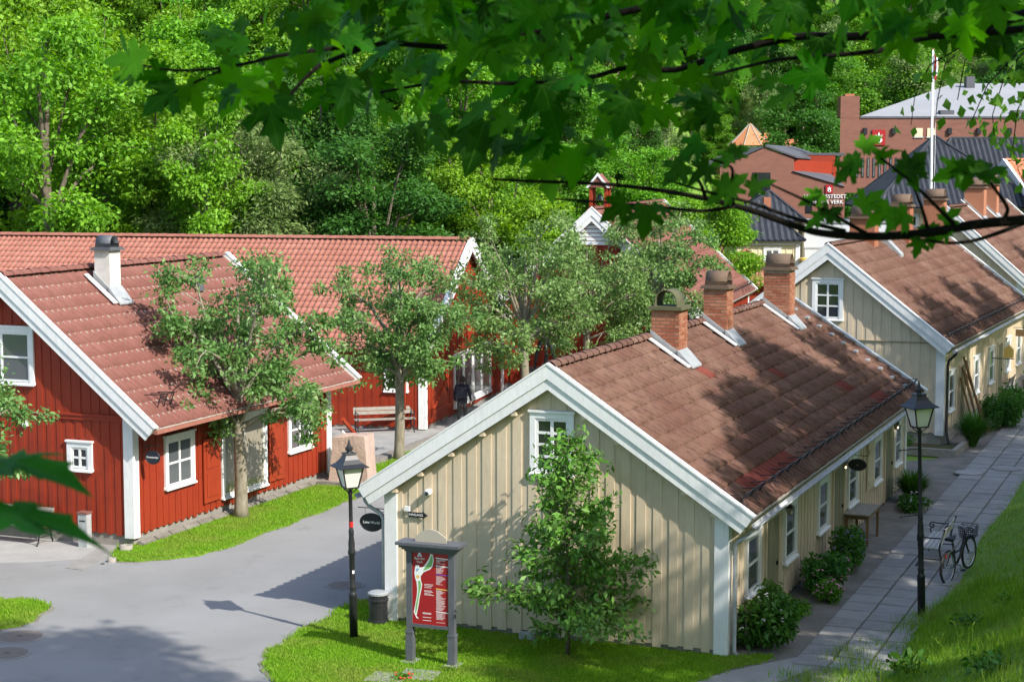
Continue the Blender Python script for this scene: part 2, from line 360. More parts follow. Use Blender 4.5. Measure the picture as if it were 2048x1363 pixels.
def smooth_poly(pts, it=2):
    for _ in range(it):
        q = []
        for i in range(len(pts)):
            a = Vector(pts[i]); b_ = Vector(pts[(i+1) % len(pts)]); q += [a*.75+b_*.25, a*.25+b_*.75]
        pts = q
    return [tuple(p) for p in pts]
def sheet(name, pts, z, mat, kind='structure', th=.02, skirt=True):
    mb = MB(); n = len(pts); mb.prism([(p[0], p[1]) for p in pts], z-th, z, 'z'); o = mb.build(name, mat); tag(o, kind=kind); return o
def G(x, y, z=0.):
    a = (x-1024)/FPX; b_ = -(y-681.5)/FPX; d = Vector((a, CP+b_*SP, -SP+b_*CP)); t = (z-CAMH)/d.z
    return (d.x*t, d.y*t)
road = sheet('road', [(-60, 20), (4.9, 20), (5.6, 28), (2.0, 36), (8, 56), (14, 90), (-60, 90)], 0, M['asphalt'], th=.05)
# pale worn concrete strip and forecourt by the red house
fore = sheet('forecourt', smooth_poly([(-30, 39.2), (-12.5, 39.6), (-10.3, 39.9), (-9.2, 40.6), (-8.8, 41.9), (-9.5, 44), (-30, 46)], 2), .006, M['concrete'], th=.02)
strip = sheet('kerb_strip', [G(165, 1140), G(205, 1118), G(240, 1090), G(262, 1082), G(205, 1090), G(130, 1135)], .012, M['slab'], th=.02)
gravel = sheet('gravel_strip', [(3.4, 29.6), (7.2, 30.6), (26, 78.5), (22.0, 79), (17.6, 70), (13, 54), (8.0, 51.8), (3.6, 31.6)], .006, M['gravel'], th=.03)
# the sunny yard in front of the barn
yard = sheet('yard', [(-8, 53.6), (-4.6, 52.4), (-2.2, 54.6), (0.5, 56.5), (3.5, 63), (-.5, 64.5), (-3, 59.9), (-12, 62)], .007, M['concrete'], th=.02)
yardk = sheet('kerb', [G(690, 955), G(760, 925), G(880, 874), G(884, 868), G(760, 915), G(690, 944)], .11, M['stone'], th=.12)

# ------------------------------------------------------------------ paving slabs of the footpath, laid one by one
path = tag(thing('path', None, None, (5.82, 33.4, 0), -YAW), kind='structure')
bed = MB(); bed.box(-.04, 2.02, -2.2, 46, .002, .014); bedo = bed.build('joint_bed', M['gravel'], path)
sm = []
for k in range(3):
    mb = MB(); c = .006+.003*k; x0, x1, y0, y1 = c, .645-c, c, .695-c
    mb.hexa([(x0, y0, 0), (x1, y0, 0), (x1, y1, 0), (x0, y1, 0)], [(x0+.008, y0+.008, .055), (x1-.008, y0+.008, .055), (x1-.008, y1-.008, .055), (x0+.008, y1-.008, .055)])
    sm.append(mb.mesh('slab', M['slab']))
rg = random.Random(5)
for j in range(-3, 65):
    for i in range(3):
        if j > 40 and i == 2 and rg.random() < .0: continue
        o = inst('slab', sm[rg.randrange(3)], path, (i*.66+rg.uniform(-.004, .004), j*.7+rg.uniform(-.004, .004), rg.uniform(-.004, .006)), (rg.uniform(-.006, .006), rg.uniform(-.006, .006), rg.uniform(-.006, .006)))
# the curved near end of the path, below the lawn corner
ce = [G(1600, 1313), G(1690, 1268), G(1640, 1330), G(1560, 1363), G(1440, 1390), G(1330, 1400), G(1380, 1366), G(1470, 1340)]
pe = sheet('path_end', ce, .016, M['slab'], th=.02)

# manhole covers
varied('rusty_lid', (.20, .165, .145), (.16, .14, .13), 8, .8, .5, .006)
def manhole(x, y, r, label):
    t = thing('manhole_cover', label, 'manhole', (x, y, 0), 0, None)
    MB().lathe([(r, 0), (r, .012)], 28).build('rim', M['asphalt'], t)
    mb = MB().lathe([(r*.86, .0), (r*.86, .016)], 28)
    o = mb.build('lid', M['rusty_lid'], t)
    MB().box(-r*.1, r*.1, -.02, .02, .016, .02).build('grip', M['black_iron'], t)
for px, py, r, l in ((690, 1170, .42, 'round iron manhole cover in the house shadow behind the lamp post'),
                     (40, 1272, .5, 'worn round manhole cover just below the grass island'), (14, 1306, .45, 'round manhole cover in tree shade at the left edge of the road')):
    p = G(px, py, .0); manhole(p[0], p[1], r, l)
for px, py, l in ((1938, 946, 'round stone manhole cover on the footpath beside the lamp post'), (2012, 938, 'flat round manhole cover beside the grass bank on the footpath')):
    p = G(px, py, .05)
    t = thing('manhole_cover', l, 'manhole', (p[0], p[1], .058), 0); MB().lathe([(.44, 0), (.43, .02)], 28).build('rim', M['stone'], t); MB().lathe([(.39, .0), (.38, .03)], 28).build('lid', M['concrete'], t)

# ------------------------------------------------------------------ leaves and trees
def leaf_cloud(rng, pos, out, size, aspect=.5, droop=.3, upb=.6):
    """one bent diamond per leaf"""
    n = len(pos)
    d = out+rng.normal(0, .6, (n, 3)); d[:, 2] -= droop; d /= np.linalg.norm(d, axis=1)[:, None]+1e-9
    up = rng.normal(0, .55, (n, 3)); up[:, 2] += upb; up += out*.35
    s = np.cross(d, up); s /= np.linalg.norm(s, axis=1)[:, None]+1e-9
    nn = np.cross(s, d)
    L = (size*rng.uniform(.65, 1.3, n))[:, None]; Wd = L*aspect*rng.uniform(.8, 1.2, n)[:, None]
    v = np.empty((n, 4, 3)); v[:, 0] = pos-d*L*.5; v[:, 1] = pos+s*Wd*.5+nn*Wd*.15; v[:, 2] = pos+d*L*.5-nn*L*.1; v[:, 3] = pos-s*Wd*.5+nn*Wd*.15
    return v.reshape(-1, 3)
def cloud_mesh(name, v, mat):
    return np_mesh(name, v, np.arange(len(v)).reshape(-1, 4), mat)
def tree_meshes(seed, h, fork, cr, z0, z1, nl, ns, npl, lsize, tr, mat, bark, pr=.55, aspect=.5, droop=.3, hollow=.45, lean=(0, 0), shape=1.0, rim=.0, sides=7):
    """trunk with limbs and sub-branches; leaves gather in clumps at the branch ends"""
    rng = np.random.default_rng(seed); rg = random.Random(seed); mb = MB()
    top = Vector((lean[0], lean[1], z1*.86))
    def tp(z):
        f = z/top.z; return Vector((lean[0]*f+math.sin(z*1.3+seed)*.03*h/7, lean[1]*f+math.cos(z*1.1+seed)*.03*h/7, z))
    zz = [0, .12*fork, fork*.5, fork, fork+(top.z-fork)*.35, fork+(top.z-fork)*.7, top.z]
    mb.tube([tp(z) for z in zz], [tr*1.35, tr*1.05, tr*.95, tr*.85, tr*.55, tr*.3, tr*.1], sides+1)
    tips = []; zc = (z0+z1)/2; hz = (z1-z0)/2
    for i in range(nl):
        az = i*2.399+rg.uniform(-.3, .3); u = (i+.5)/nl; ez = 1-2*u*.93
        rr = math.sqrt(max(.05, 1-ez*ez)) * (1-.0*ez) ; k = rg.uniform(.72, 1.0)
        taper = (1-(shape-1)*max(0, ez)) if shape > 1 else 1
        e = Vector((lean[0]*.8+math.cos(az)*cr*rr*k*taper, lean[1]*.8+math.sin(az)*cr*rr*k*taper, zc+hz*ez*k))
        zs = fork+(min(e.z, top.z)-fork)*rg.uniform(.1, .45) if e.z > fork else fork*rg.uniform(.85, 1.0)
        s0 = tp(max(fork*.8, zs)); mid = s0.lerp(e, .5)+Vector((0, 0, .12*(e-s0).length))+Vector((rg.gauss(0, .06), rg.gauss(0, .06), 0))*cr
        lr = tr*rg.uniform(.32, .5); pts = [s0, s0.lerp(mid, .55), mid, mid.lerp(e, .55)+Vector((0, 0, .03*h/7)), e]
        mb.tube(pts, [lr, lr*.8, lr*.6, lr*.38, lr*.14], sides-1, False); tips.append((e, pr))
        for j in range(ns):
            f = rg.uniform(.35, .98); b0 = mid.lerp(e, (f-.5)*2) if f > .5 else s0.lerp(mid, f*2)
            dv = Vector((rg.gauss(0, 1), rg.gauss(0, 1), rg.gauss(.15, .7))).normalized()
            outw = Vector((e.x-lean[0], e.y-lean[1], (e.z-zc)*.6)); outw = outw.normalized() if outw.length > .01 else Vector((0, 0, 1))
            q = b0+(dv*.75+outw*.55)*cr*rg.uniform(.22, .46)
            mq = b0.lerp(q, .5)+Vector((0, 0, .04*cr)); mb.tube([b0, mq, q], [lr*.36, lr*.22, lr*.08], 5, False); tips.append((q, pr*rg.uniform(.7, 1.15)))
    P, O = [], []
    for c, r in tips:
        k = int(npl*rg.uniform(.6, 1.25)); d = rng.normal(0, 1, (k, 3)); d /= np.linalg.norm(d, axis=1)[:, None]
        rad = r*(hollow+(1-hollow)*rng.uniform(0, 1, k)**.7)*(1+.35*rng.normal(0, 1, k)*.6)
        p = d*rad[:, None]; p[:, 2] *= .72; P.append(p+np.array(c)); O.append(d)
    P = np.concatenate(P); O = np.concatenate(O); P[:, 2] = np.maximum(P[:, 2], .15)
    v = leaf_cloud(rng, P, O, np.full(len(P), lsize), aspect, droop)
    return mb.mesh('trunk', M[bark], True), cloud_mesh('crown', v, M[mat])
def plant_tree(name, label, ms, loc, rz=0, sc=1, group=None, cat='tree', szc=None):
    t = thing(name, label, cat, loc, rz, group); t.scale = (sc, sc, sc*(szc or 1))
    inst('trunk', ms[0], t); inst('crown', ms[1], t); return t

# forest prototypes ------------------------------------------------------
FT = {
 'bright': tree_meshes(11, 17, 4, 4.4, 2.0, 17.5, 16, 8, 300, .27, .26, 'leaf_bright', 'bark', 1.15, .62, .35),
 'bright2': tree_meshes(23, 16, 4.5, 3.7, 1.5, 18, 16, 7, 300, .25, .22, 'leaf_bright', 'bark', 1.1, .6, .5, lean=(.8, .2)),
 'mid': tree_meshes(12, 18, 4, 4.6, 1.6, 18, 16, 8, 300, .27, .28, 'leaf_mid', 'bark', 1.2, .6, .3),
 'mid2': tree_meshes(29, 14, 3, 3.6, .8, 14.5, 15, 8, 300, .25, .24, 'leaf_mid', 'bark_pale', 1.05, .6, .4),
 'dark': tree_meshes(13, 18, 3, 4.3, 1.0, 18, 16, 8, 300, .26, .3, 'leaf_dark', 'bark', 1.15, .6, .25),
 'grey': tree_meshes(14, 14, 2, 3.9, .6, 14, 16, 8, 320, .24, .2, 'leaf_grey', 'bark_pale', 1.1, .36, .5),
 'forked': tree_meshes(37, 16, 6.2, 3.6, 6.0, 17.5, 9, 7, 230, .25, .3, 'leaf_bright', 'bark', 1.0, .6, .35, lean=(-.6, 0)),
 'pale': tree_meshes(38, 14, 7, 2.4, 5.5, 14.5, 9, 6, 200, .24, .17, 'leaf_bright', 'bark_pale', .9, .6, .4),
 'birch': tree_meshes(15, 19, 6, 2.8, 4.5, 20, 15, 6, 170, .26, .15, 'leaf_grey', 'bark_pale', .95, .55, .9, shape=1.4),
 'bush': tree_meshes(16, 4, .5, 2.6, .1, 4.4, 12, 6, 200, .26, .08, 'leaf_mid', 'bark', .9, .6, .3),
}
def px_tree(kind, x, y_top, Y, label, name='tree', rz=0, hmul=1, group=None, cr=None):
    p = at(x, y_top, Y); zg = H(p.x, Y)-.2
    h0 = {'bright': 18.5, 'bright2': 19, 'forked': 18.5, 'pale': 15.4, 'mid': 19, 'mid2': 15.4, 'dark': 19, 'grey': 15, 'birch': 20.5, 'bush': 5}[kind]
    sc = (p.z-zg)/h0; hs = sc*(cr or 1); t = plant_tree(name, label, FT[kind], (p.x, Y, zg), rz, hs, group, 'tree', 1/(cr or 1)); return t
rg = random.Random(77)
# the ones one can tell apart along the edge of the wood, left to right
WOOD = 'trees along the edge of the wood behind the barn'
for k, x, yt, Y, l, c_ in (
    ('forked', 85, -60, 80, 'tall pale green tree with bare dark trunk above the barn ridge, far left', 1.1),
    ('bright', 20, -95, 92, 'tall green tree at the left edge behind the bare trunk', 1.0),
    ('bright2', 205, -30, 90, 'leaning bright green tree beside the forked tree behind the barn', 1.1),
    ('bright', 300, 110, 84, 'broad yellow green tree behind the chimney of the red house', 1.25),
    ('pale', 410, 150, 79.5, 'slim pale trunked tree left of the grey green willow', .95),
    ('grey', 520, 165, 82, 'grey green willow with soft narrow leaves behind the barn', 1.25),
    ('bright2', 420, -60, 96, 'tall light green tree rising behind the willow', 1.1),
    ('dark', 745, 170, 82, 'dark green rounded tree with black trunk behind the barn roof', 1.25),
    ('dark', 640, 30, 93, 'tall shadowy dark green tree behind the willow', 1.1),
    ('mid', 850, 200, 88, 'mid green tree behind the right end of the barn ridge', 1.2),
    ('bright', 985, 250, 86, 'sunny yellow green tree beyond the barn gable', 1.2),
    ('mid2', 1080, 290, 90, 'small fresh green tree left of the red belfry', 1.3),
    ('bright2', 900, 40, 100, 'tall bright tree half hidden by the maple branch', 1.2),
    ('mid', 1120, 60, 104, 'large green tree behind the maple branch above the belfry', 1.2),
    ('dark', 1275, 200, 108, 'dark tree behind the far red house roof', 1.2),
    ('bright', 1300, 270, 98, 'light green tree just behind the far red house roof ridge', 1.2),
    ('birch', 1335, 175, 112, 'feathery grey green birch behind the branch, left of the tiled tower', 1.1),
    ('bright2', 1405, 335, 86.5, 'sunlit yellow green tree left of the small dark roofed house', 1.3),
    ('bright', 1345, 385, 90, 'low bushy yellow green tree right of the far red house ridge', 1.6),
    ('mid', 170, 120, 97, 'full green tree filling the gap behind the leaning tree', 1.2),
    ('dark', 30, 180, 95, 'dark green tree low behind the forked tree at the left edge', 1.3)):
    px_tree(k, x, yt, Y, l, 'forest_tree', rg.uniform(0, 6.28), 1, WOOD, c_)
# second and third ranks on the slope: nothing tells these apart
for Y0, n_, x0, x1, hh in ((112, 14, -36, 7, 17), (128, 15, -46, 8.5, 18), (150, 15, -58, 11, 18), (178, 14, -70, 13, 18)):
    for i in range(n_):
        x = x0+(x1-x0)*(i+rg.uniform(.1, .9))/n_; y = Y0+rg.uniform(-6, 6); k = rg.choice(['bright', 'mid', 'dark', 'mid', 'bright2'])
        plant_tree('forest_tree', 'leafy tree high in the dense wood on the slope behind the barn', FT[k], (x, y, H(x, y)-.3), rg.uniform(0, 6), rg.uniform(.85, 1.15)*hh/18, 'trees high on the wooded slope')
# wood behind the brick hall
for k, x, yt, Y, l, c_ in (
    ('dark', 1608, 148, 172, 'round dark green tree beside the orange tiled tower', 1.35),
    ('birch', 1535, 120, 196, 'birch with long white trunk above the orange tiled tower', 1.0),
    ('birch', 1500, 140, 200, 'slender birch straight behind the tip of the tiled tower', .9),
    ('mid', 1690, 60, 200, 'soft green tree behind the brick chimney of the hall', 1.2),
    ('mid', 1780, 70, 190, 'green tree above the sloping grey hall roof', 1.2),
    ('birch', 1850, 80, 188, 'grey green birch behind the flagpole top', 1.6),
    ('bright', 1662, 200, 196, 'yellow green tree between round dark tree and hall chimney', 1.0),
    ('mid2', 1425, 200, 195, 'green tree left of the orange tiled tower', 1.2),
    ('grey', 1385, 130, 190, 'grey green tree far left of the tiled tower', 1.3)):
    px_tree(k, x, yt, Y, l, 'forest_tree', rg.uniform(0, 6.28), 1, 'trees behind the brick hall', c_)
for Y0, n_, x0, x1 in ((205, 15, 16, 74), (224, 17, 12, 84), (248, 17, 5, 95), (280, 18, 0, 105)):
    for i in range(n_):
        x = x0+(x1-x0)*(i+rg.uniform(.1, .9))/n_; y = Y0+rg.uniform(-8, 8); k = rg.choice(['mid', 'dark', 'birch', 'grey', 'mid', 'bright'])
        plant_tree('forest_tree', 'hazy green tree in the wood behind the brick hall', FT[k], (x, y, H(x, y)-.3), rg.uniform(0, 6), rg.uniform(.8, 1.15), 'trees on the far slope behind the brick hall')
# undergrowth that closes the foot of the wood
mass = []
rn = np.random.default_rng(3)
for i in range(260):
    x = rn.uniform(-48, 14); y = rn.uniform(79, 112) if x < -2 else rn.uniform(93, 120); r = rn.uniform(.9, 2.0); k = 130
    d = rn.normal(0, 1, (k, 3)); d /= np.linalg.norm(d, axis=1)[:, None]; p = d*r*rn.uniform(.5, 1.1, k)[:, None]; p[:, 2] = np.abs(p[:, 2])*1.3
    p += np.array((x, y, H(x, y))); mass.append(leaf_cloud(rn, p, d, np.full(k, .36), .6, .2))
ug = link(bpy.data.objects.new('undergrowth', cloud_mesh('undergrowth', np.concatenate(mass), M['leaf_mid'])))
tag(ug, 'leafy undergrowth filling the foot of the wood behind the barn', 'undergrowth', kind='stuff')
mass = []
for i in range(240):
    x = rn.uniform(14, 80); y = rn.uniform(192, 212); r = rn.uniform(1.2, 2.6); k = 110
    d = rn.normal(0, 1, (k, 3)); d /= np.linalg.norm(d, axis=1)[:, None]; p = d*r*rn.uniform(.5, 1.1, k)[:, None]; p[:, 2] = np.abs(p[:, 2])*1.3
    p += np.array((x, y, H(x, y))); mass.append(leaf_cloud(rn, p, d, np.full(k, .5), .6, .2))
ug = link(bpy.data.objects.new('undergrowth', cloud_mesh('undergrowth', np.concatenate(mass), M['leaf_mid'])))
tag(ug, 'bushes along the foot of the wood behind the brick hall', 'undergrowth', kind='stuff')

# trees on the bank to the right, out of the picture: they shade the path, the wall and part of the roofs
SH = [tree_meshes(41, 14, 3.5, 3.6, 3.4, 13, 13, 6, 190, .26, .26, 'leaf_mid', 'bark', .95, .6, .3),
      tree_meshes(42, 16, 4, 3.9, 4, 16, 14, 7, 250, .27, .28, 'leaf_mid', 'bark', .95, .6, .3),
      tree_meshes(43, 17, 9, 3.4, 9.6, 17, 13, 7, 220, .27, .24, 'leaf_mid', 'bark', .95, .6, .3)]
SHADE = [(6.3, 16.6, 2, 1.0), (14.2, 20.4, 0, .86), (17.5, 27.5, 1, .85), (21.5, 33.5, 1, .95), (19.5, 23.5, 0, 1.0), (25.5, 39.5, 1, 1.0), (23, 29, 1, 1.05),
         (27, 46.5, 0, 1.1), (31, 53.5, 1, .95), (36, 62, 1, 1.0), (42, 72, 0, 1.2), (29, 36, 1, 1.1)]
for i, (x, y, k, s_) in enumerate(SHADE):
    plant_tree('bank_tree', 'broad green tree on the grass bank to the right of the footpath, outside the view', SH[k], (x, y, H(x, y)-.2), i*1.7, s_, 'trees on the bank beside the footpath')

# ------------------------------------------------------------------ apple trees in the square
AP = [tree_meshes(51, 6.7, 2.1, 2.25, 2.0, 6.7, 15, 9, 110, .14, .17, 'leaf_apple', 'bark_apple', .42, .5, .25, .3),
      tree_meshes(52, 6.4, 2.3, 2.0, 2.1, 6.5, 14, 9, 110, .14, .165, 'leaf_apple', 'bark_apple', .42, .5, .25, .3),
      tree_meshes(53, 7, 2.4, 2.35, 2.3, 7.0, 15, 9, 105, .145, .16, 'leaf_apple', 'bark_apple', .45, .5, .25, .3)]
APG = 'small fruit trees in the square'
for k, x, y, rz, s_, l in ((0, -6.9, 44.8, .4, 1.0, 'fruit tree in front of the red house window, with thick grey trunk in the lawn'),
                          (1, -3.42, 53.7, 2.1, .97, 'fruit tree with straight trunk beside the bench at the barn'),
                          (2, .45, 60.6, 1.0, 1.0, 'dense fruit tree in front of the barn gable with white doors'),
                          (2, 2.75, 65.8, 3.3, .98, 'fruit tree right of the bronze figure, before the far red house'),
                          (1, 5.7, 69.5, 4.4, 1.12, 'fruit tree before the far red roof, just above the brick chimneys'),
                          (0, -11.75, 35.7, 3.0, .86, 'fruit tree at the left picture edge whose twigs cross the red gable')):
    plant_tree('fruit_tree', l, AP[k], (x, y, .02), rz, s_, APG)
# young tree in front of the yellow gable: a slim stem, tiers of thin rising branches, narrow top
def young_tree(seed, h, r):
    rng = np.random.default_rng(seed); rg = random.Random(seed); mb = MB(); mb.tube([(0, 0, 0), (.02, 0, h*.3), (-.03, .02, h*.65), (0, 0, h)], [.045, .035, .02, .005], 7); P, O = [], []
    for i in range(64):
        z = .45+(h-.55)*(i/64)**1.05; f = (z-.45)/(h-.45); L = r*(1-f)**.95*(.55+.45*min(1, f/.12))*rg.uniform(.45, 1.15)+.14; az = i*2.399+rg.uniform(-.4, .4); rise = rg.uniform(.05, .6)
        d = Vector((math.cos(az), math.sin(az), rise)); s0 = Vector((0, 0, z)); e = s0+d*L-Vector((0, 0, .12*L*L)); m_ = s0.lerp(e, .5)+Vector((0, 0, .06*L)); mb.tube([s0, m_, e], [.013*(1-f*.6), .008, .003], 5, False)
        subs = [(s0, m_, e)]
        for j in range(int(3+L*4)):
            g = rg.uniform(.25, .95); b0 = s0.lerp(e, g); q = b0+Vector((rg.gauss(0, .5), rg.gauss(0, .5), rg.gauss(.1, .3)))*.42*(.4+L*.4)+d*.12; mb.tube([b0, b0.lerp(q, .5)+Vector((0, 0, .02)), q], [.005, .004, .002], 4, False); subs.append((b0, b0.lerp(q, .5), q))
        for a_, b_, c_ in subs:
            k = max(7, int(42*(c_-a_).length)); t = rng.uniform(.2, 1.05, k); base = np.array(a_)[None]*(1-t)[:, None]+np.array(c_)[None]*t[:, None]; off = rng.normal(0, .08, (k, 3)); P.append(base+off); o_ = rng.normal(0, .6, (k, 3))+np.array((c_-a_).normalized())[None]*.8; O.append(o_)
    P = np.concatenate(P); O = np.concatenate(O); O /= np.linalg.norm(O, axis=1)[:, None]; v = leaf_cloud(rng, P, O, np.full(len(P), .15), .42, .45)
    return mb.mesh('trunk', M['bark'], True), cloud_mesh('crown', v, M['leaf_cherry'])
plant_tree('young_tree', 'young cone shaped tree standing in front of the yellow gable wall', young_tree(61, 4.1, 1.85), (1.02, 32.0, .02), 1.2, 1.0)
# ------------------------------------------------------------------ house building kit
def proj(p):
    d = Vector(p)-Vector((0, 0, CAMH)); z = d.y*CP-d.z*SP
    return (1024+FPX*d.x/z, 681.5-FPX*(d.y*SP+d.z*CP)/z, z)
def tile_geo(tw, tl, waves, amp, lip=.046):
    n = 8*waves+1; xs_ = np.linspace(0, tw*1.02, n); z = amp*np.sin(np.linspace(0, 2*PI*waves, n)+.6)
    a = np.stack([xs_, np.full(n, -.03), z+lip], 1); b_ = np.stack([xs_, np.full(n, tl), z-.004], 1); c_ = np.stack([xs_, np.full(n, -.028), z+lip-.052], 1)
    v = np.concatenate([a, b_, c_]); f = []
    for i in range(n-1): f += [(i, i+1, n+i+1, n+i), (2*n+i, 2*n+i+1, i+1, i)]
    return v, np.array(f)
def slope_matrix(side, a, ze, za):
    al = math.atan2(za-ze, a); c_, s_ = math.cos(al), math.sin(al)
    if side > 0: X, Y_, Z = Vector((0, 1, 0)), Vector((-c_, 0, s_)), Vector((s_, 0, c_)); org = Vector((a, 0, ze))
    else: X, Y_, Z = Vector((0, -1, 0)), Vector((c_, 0, s_)), Vector((-s_, 0, c_)); org = Vector((-a, 0, ze))
    m = Matrix((X, Y_, Z)).transposed().to_4x4(); m.translation = org; return m, math.hypot(a, za-ze)
def roof_tiles(root, RM, side, L, a, ze, za, tw, tc, waves, amp, mat, nsep, special=None, smat=None, seed=1):
    S, sl = slope_matrix(side, a, ze, za); rg = random.Random(seed); rng = np.random.default_rng(seed)
    v, f = tile_geo(tw, tc*1.06, waves, amp, max(.022, amp*1.3)); me = np_mesh('tile', v, f, M[mat], True); ms = np_mesh('tile', v, f, M[smat], True) if smat else me
    nc = round((sl-.08)/tc); tc = (sl-.08)/nc; ncol = int((L-.16)/tw); lst = []
    for j in range(nc):
        for i in range(ncol):
            x = .1+i*tw; x = x if side > 0 else -(x+tw)
            tmat = S @ T(x+rg.uniform(-.002, .002), .06+j*tc+rg.uniform(-.007, .007), -.045+rg.uniform(-.0015, .0015)) @ Matrix.Rotation(rg.uniform(-.006, .006), 4, 'Z')
            w_ = RM @ tmat.translation; px, py, d = proj(w_); vis = -30 < px < 2078 and -30 < py < 1400
            lst.append((d if vis else 1e6+d, i, j, tmat, bool(special and special(i*tw, j))))
    lst.sort(key=lambda q: q[0]); A, B = lst[:nsep], lst[nsep:]
    for d, i, j, tm, sp in A: instm('tile', ms if sp else me, root, tm)
    for flag in (False, True):
        g = [q for q in B if q[4] == flag]
        if not g: continue
        mats = np.array([np.array(q[3]) for q in g]); vh = np.concatenate([v, np.ones((len(v), 1))], 1)
        V = np.einsum('kij,nj->kni', mats, vh)[:, :, :3].reshape(-1, 3); F = (f[None]+(np.arange(len(g))*len(v))[:, None, None]).reshape(-1, 4)
        o = link(bpy.data.objects.new('tiling', np_mesh('tiling', V, F, M[smat if flag and smat else mat], True)), root); o['kind'] = 'stuff'
def ridge_caps(root, L, za, mat, step=.36, r=.13):
    v, f = [], []; n = 7
    for k, (y, rr) in enumerate(((0, r*1.08), (step*1.08, r*.94))):
        for i in range(n+1):
            t = PI*i/n; v.append((rr*math.cos(t), y, rr*math.sin(t)*.8))
    for i in range(n): f.append((i, i+1, n+2+i, n+1+i))
    me = np_mesh('ridge_tile', np.array(v), np.array(f), M[mat], True); me2 = me
    k = int((L-.1)/step)
    for i in range(k): inst('ridge_tile', me, root, (0, .06+i*step, za-.03+.006*(i % 2)), (0, 0, 0))
def window(root, FM, w, h, nx, ny, cas=.1, gm='glass_dark', crown=True, sill=True, wm='white_paint', curtain=None):
    """FM places the lower left corner of the opening; x along the wall, y inwards, z up"""
    cw = cas; mb = MB(); d = .058
    mb.box(-cw, 0, -d, 0, -cw*.6, h+cw); mb.box(w, w+cw, -d, 0, -cw*.6, h+cw); mb.box(0, w, -d, 0, h, h+cw)
    if not sill: mb.box(0, w, -d, 0, -cw*.6, 0)
    o = instm('window', mb.mesh('window', M[wm]), root, FM)
    if crown: mb = MB().box(-cw-.03, w+cw+.03, -d-.03, 0, h+cw, h+cw+.045); instm('head_board', mb.mesh('head_board', M[wm]), o, T(0, 0, 0))
    if sill:
        mb = MB().hexa([(-cw-.02, -.1, -.085), (w+cw+.02, -.1, -.085), (w+cw+.02, 0, -.06), (-cw-.02, 0, -.06)], [(-cw-.02, -.1, -.05), (w+cw+.02, -.1, -.05), (w+cw+.02, 0, 0), (-cw-.02, 0, 0)])
        instm('sill', mb.mesh('sill', M[wm]), o, T(0, 0, 0))
    fr = .05; mt = .024; mb = MB()
    mb.box(0, fr, -.04, -.004, 0, h).box(w-fr, w, -.04, -.004, 0, h).box(fr, w-fr, -.04, -.004, 0, fr).box(fr, w-fr, -.04, -.004, h-fr, h)
    iw, ih = (w-2*fr), (h-2*fr)
    for i in range(1, nx): x = fr+iw*i/nx; m2 = mt*1.3; mb.box(x-m2, x+m2, -.036, -.005, fr, h-fr)
    for j in range(1, ny): z = fr+ih*j/ny; mb.box(fr, w-fr, -.033, -.006, z-mt, z+mt)
    instm('frame', mb.mesh('frame', M[wm]), o, T(0, 0, 0))
    pm = MB().box(0, iw/nx, -.016, -.003, 0, ih/ny).mesh('pane', M[gm])
    for i in range(nx):
        for j in range(ny):
            q = instm('pane', pm, o, T(fr+iw*i/nx, 0, fr+ih*j/ny) @ Matrix.Rotation(random.Random(i*7+j).uniform(-.006, .006), 4, 'X'))
    if curtain:
        mb = MB(); k = 10
        for i in range(k): mb.box(fr+iw*.5*i/k*.6, fr+iw*.5*(i+.8)/k*.6, -.0175, -.0165, ih*.25, h-fr)
    return o
def door(root, FM, w, h, mat, casmat, cas=.09, planks=6, brace=False, name='door'):
    mb = MB(); d = .05; mb.box(-cas, 0, -d, 0, 0, h+cas).box(w, w+cas, -d, 0, 0, h+cas).box(0, w, -d, 0, h, h+cas)
    o = instm(name, mb.mesh(name, M[casmat]), root, FM); pw = w/planks
    pm = MB().box(.004, pw-.004, -.022, -.002, .02, h-.005).mesh('board', M[mat])
    for i in range(planks): instm('board', pm, o, T(i*pw, random.Random(i).uniform(-.004, .002), 0))
    mb = MB().box(w*.84, w*.9, -.06, -.022, h*.46, h*.5); instm('handle', mb.mesh('handle', M['black_iron']), o, T(0, 0, 0))
    if brace:
        mb = MB().box(.04, w-.04, -.05, -.022, h*.14, h*.22).box(.04, w-.04, -.05, -.022, h*.78, h*.86).bar((.1, -.036, h*.24), (w-.1, -.036, h*.76), .1, .028)
        instm('brace', mb.mesh('brace', M[mat]), o, T(0, 0, 0))
    return o
def barge(root, a, ze, za, y, mat, dirn=-1, name='barge_board', w1=.21, w2=.17):
    al = math.atan2(za-ze, a); c_, s_ = math.cos(al), math.sin(al)
    for sg in (1, -1):
        def seg(d0, d1, y0, y1, ext=0.):
            p = [(0, za-d0/c_), (sg*(a-d0*s_+ext*c_), ze-d0*c_-ext*s_), (sg*(a-d1*s_+ext*c_), ze-d1*c_-ext*s_), (0, za-d1/c_)]
            return MB().prism(p, y0, y1)
        seg(-.012, w1, y-.035, y+.03).build(name, M[mat], root)
        seg(w1-.012, w1+w2, y-.008, y+.045, -.02).build('under_board', M[mat], root)
        seg(-.045, -.014, y-.05, y+.13, .02).build('cap_board', M[mat], root)
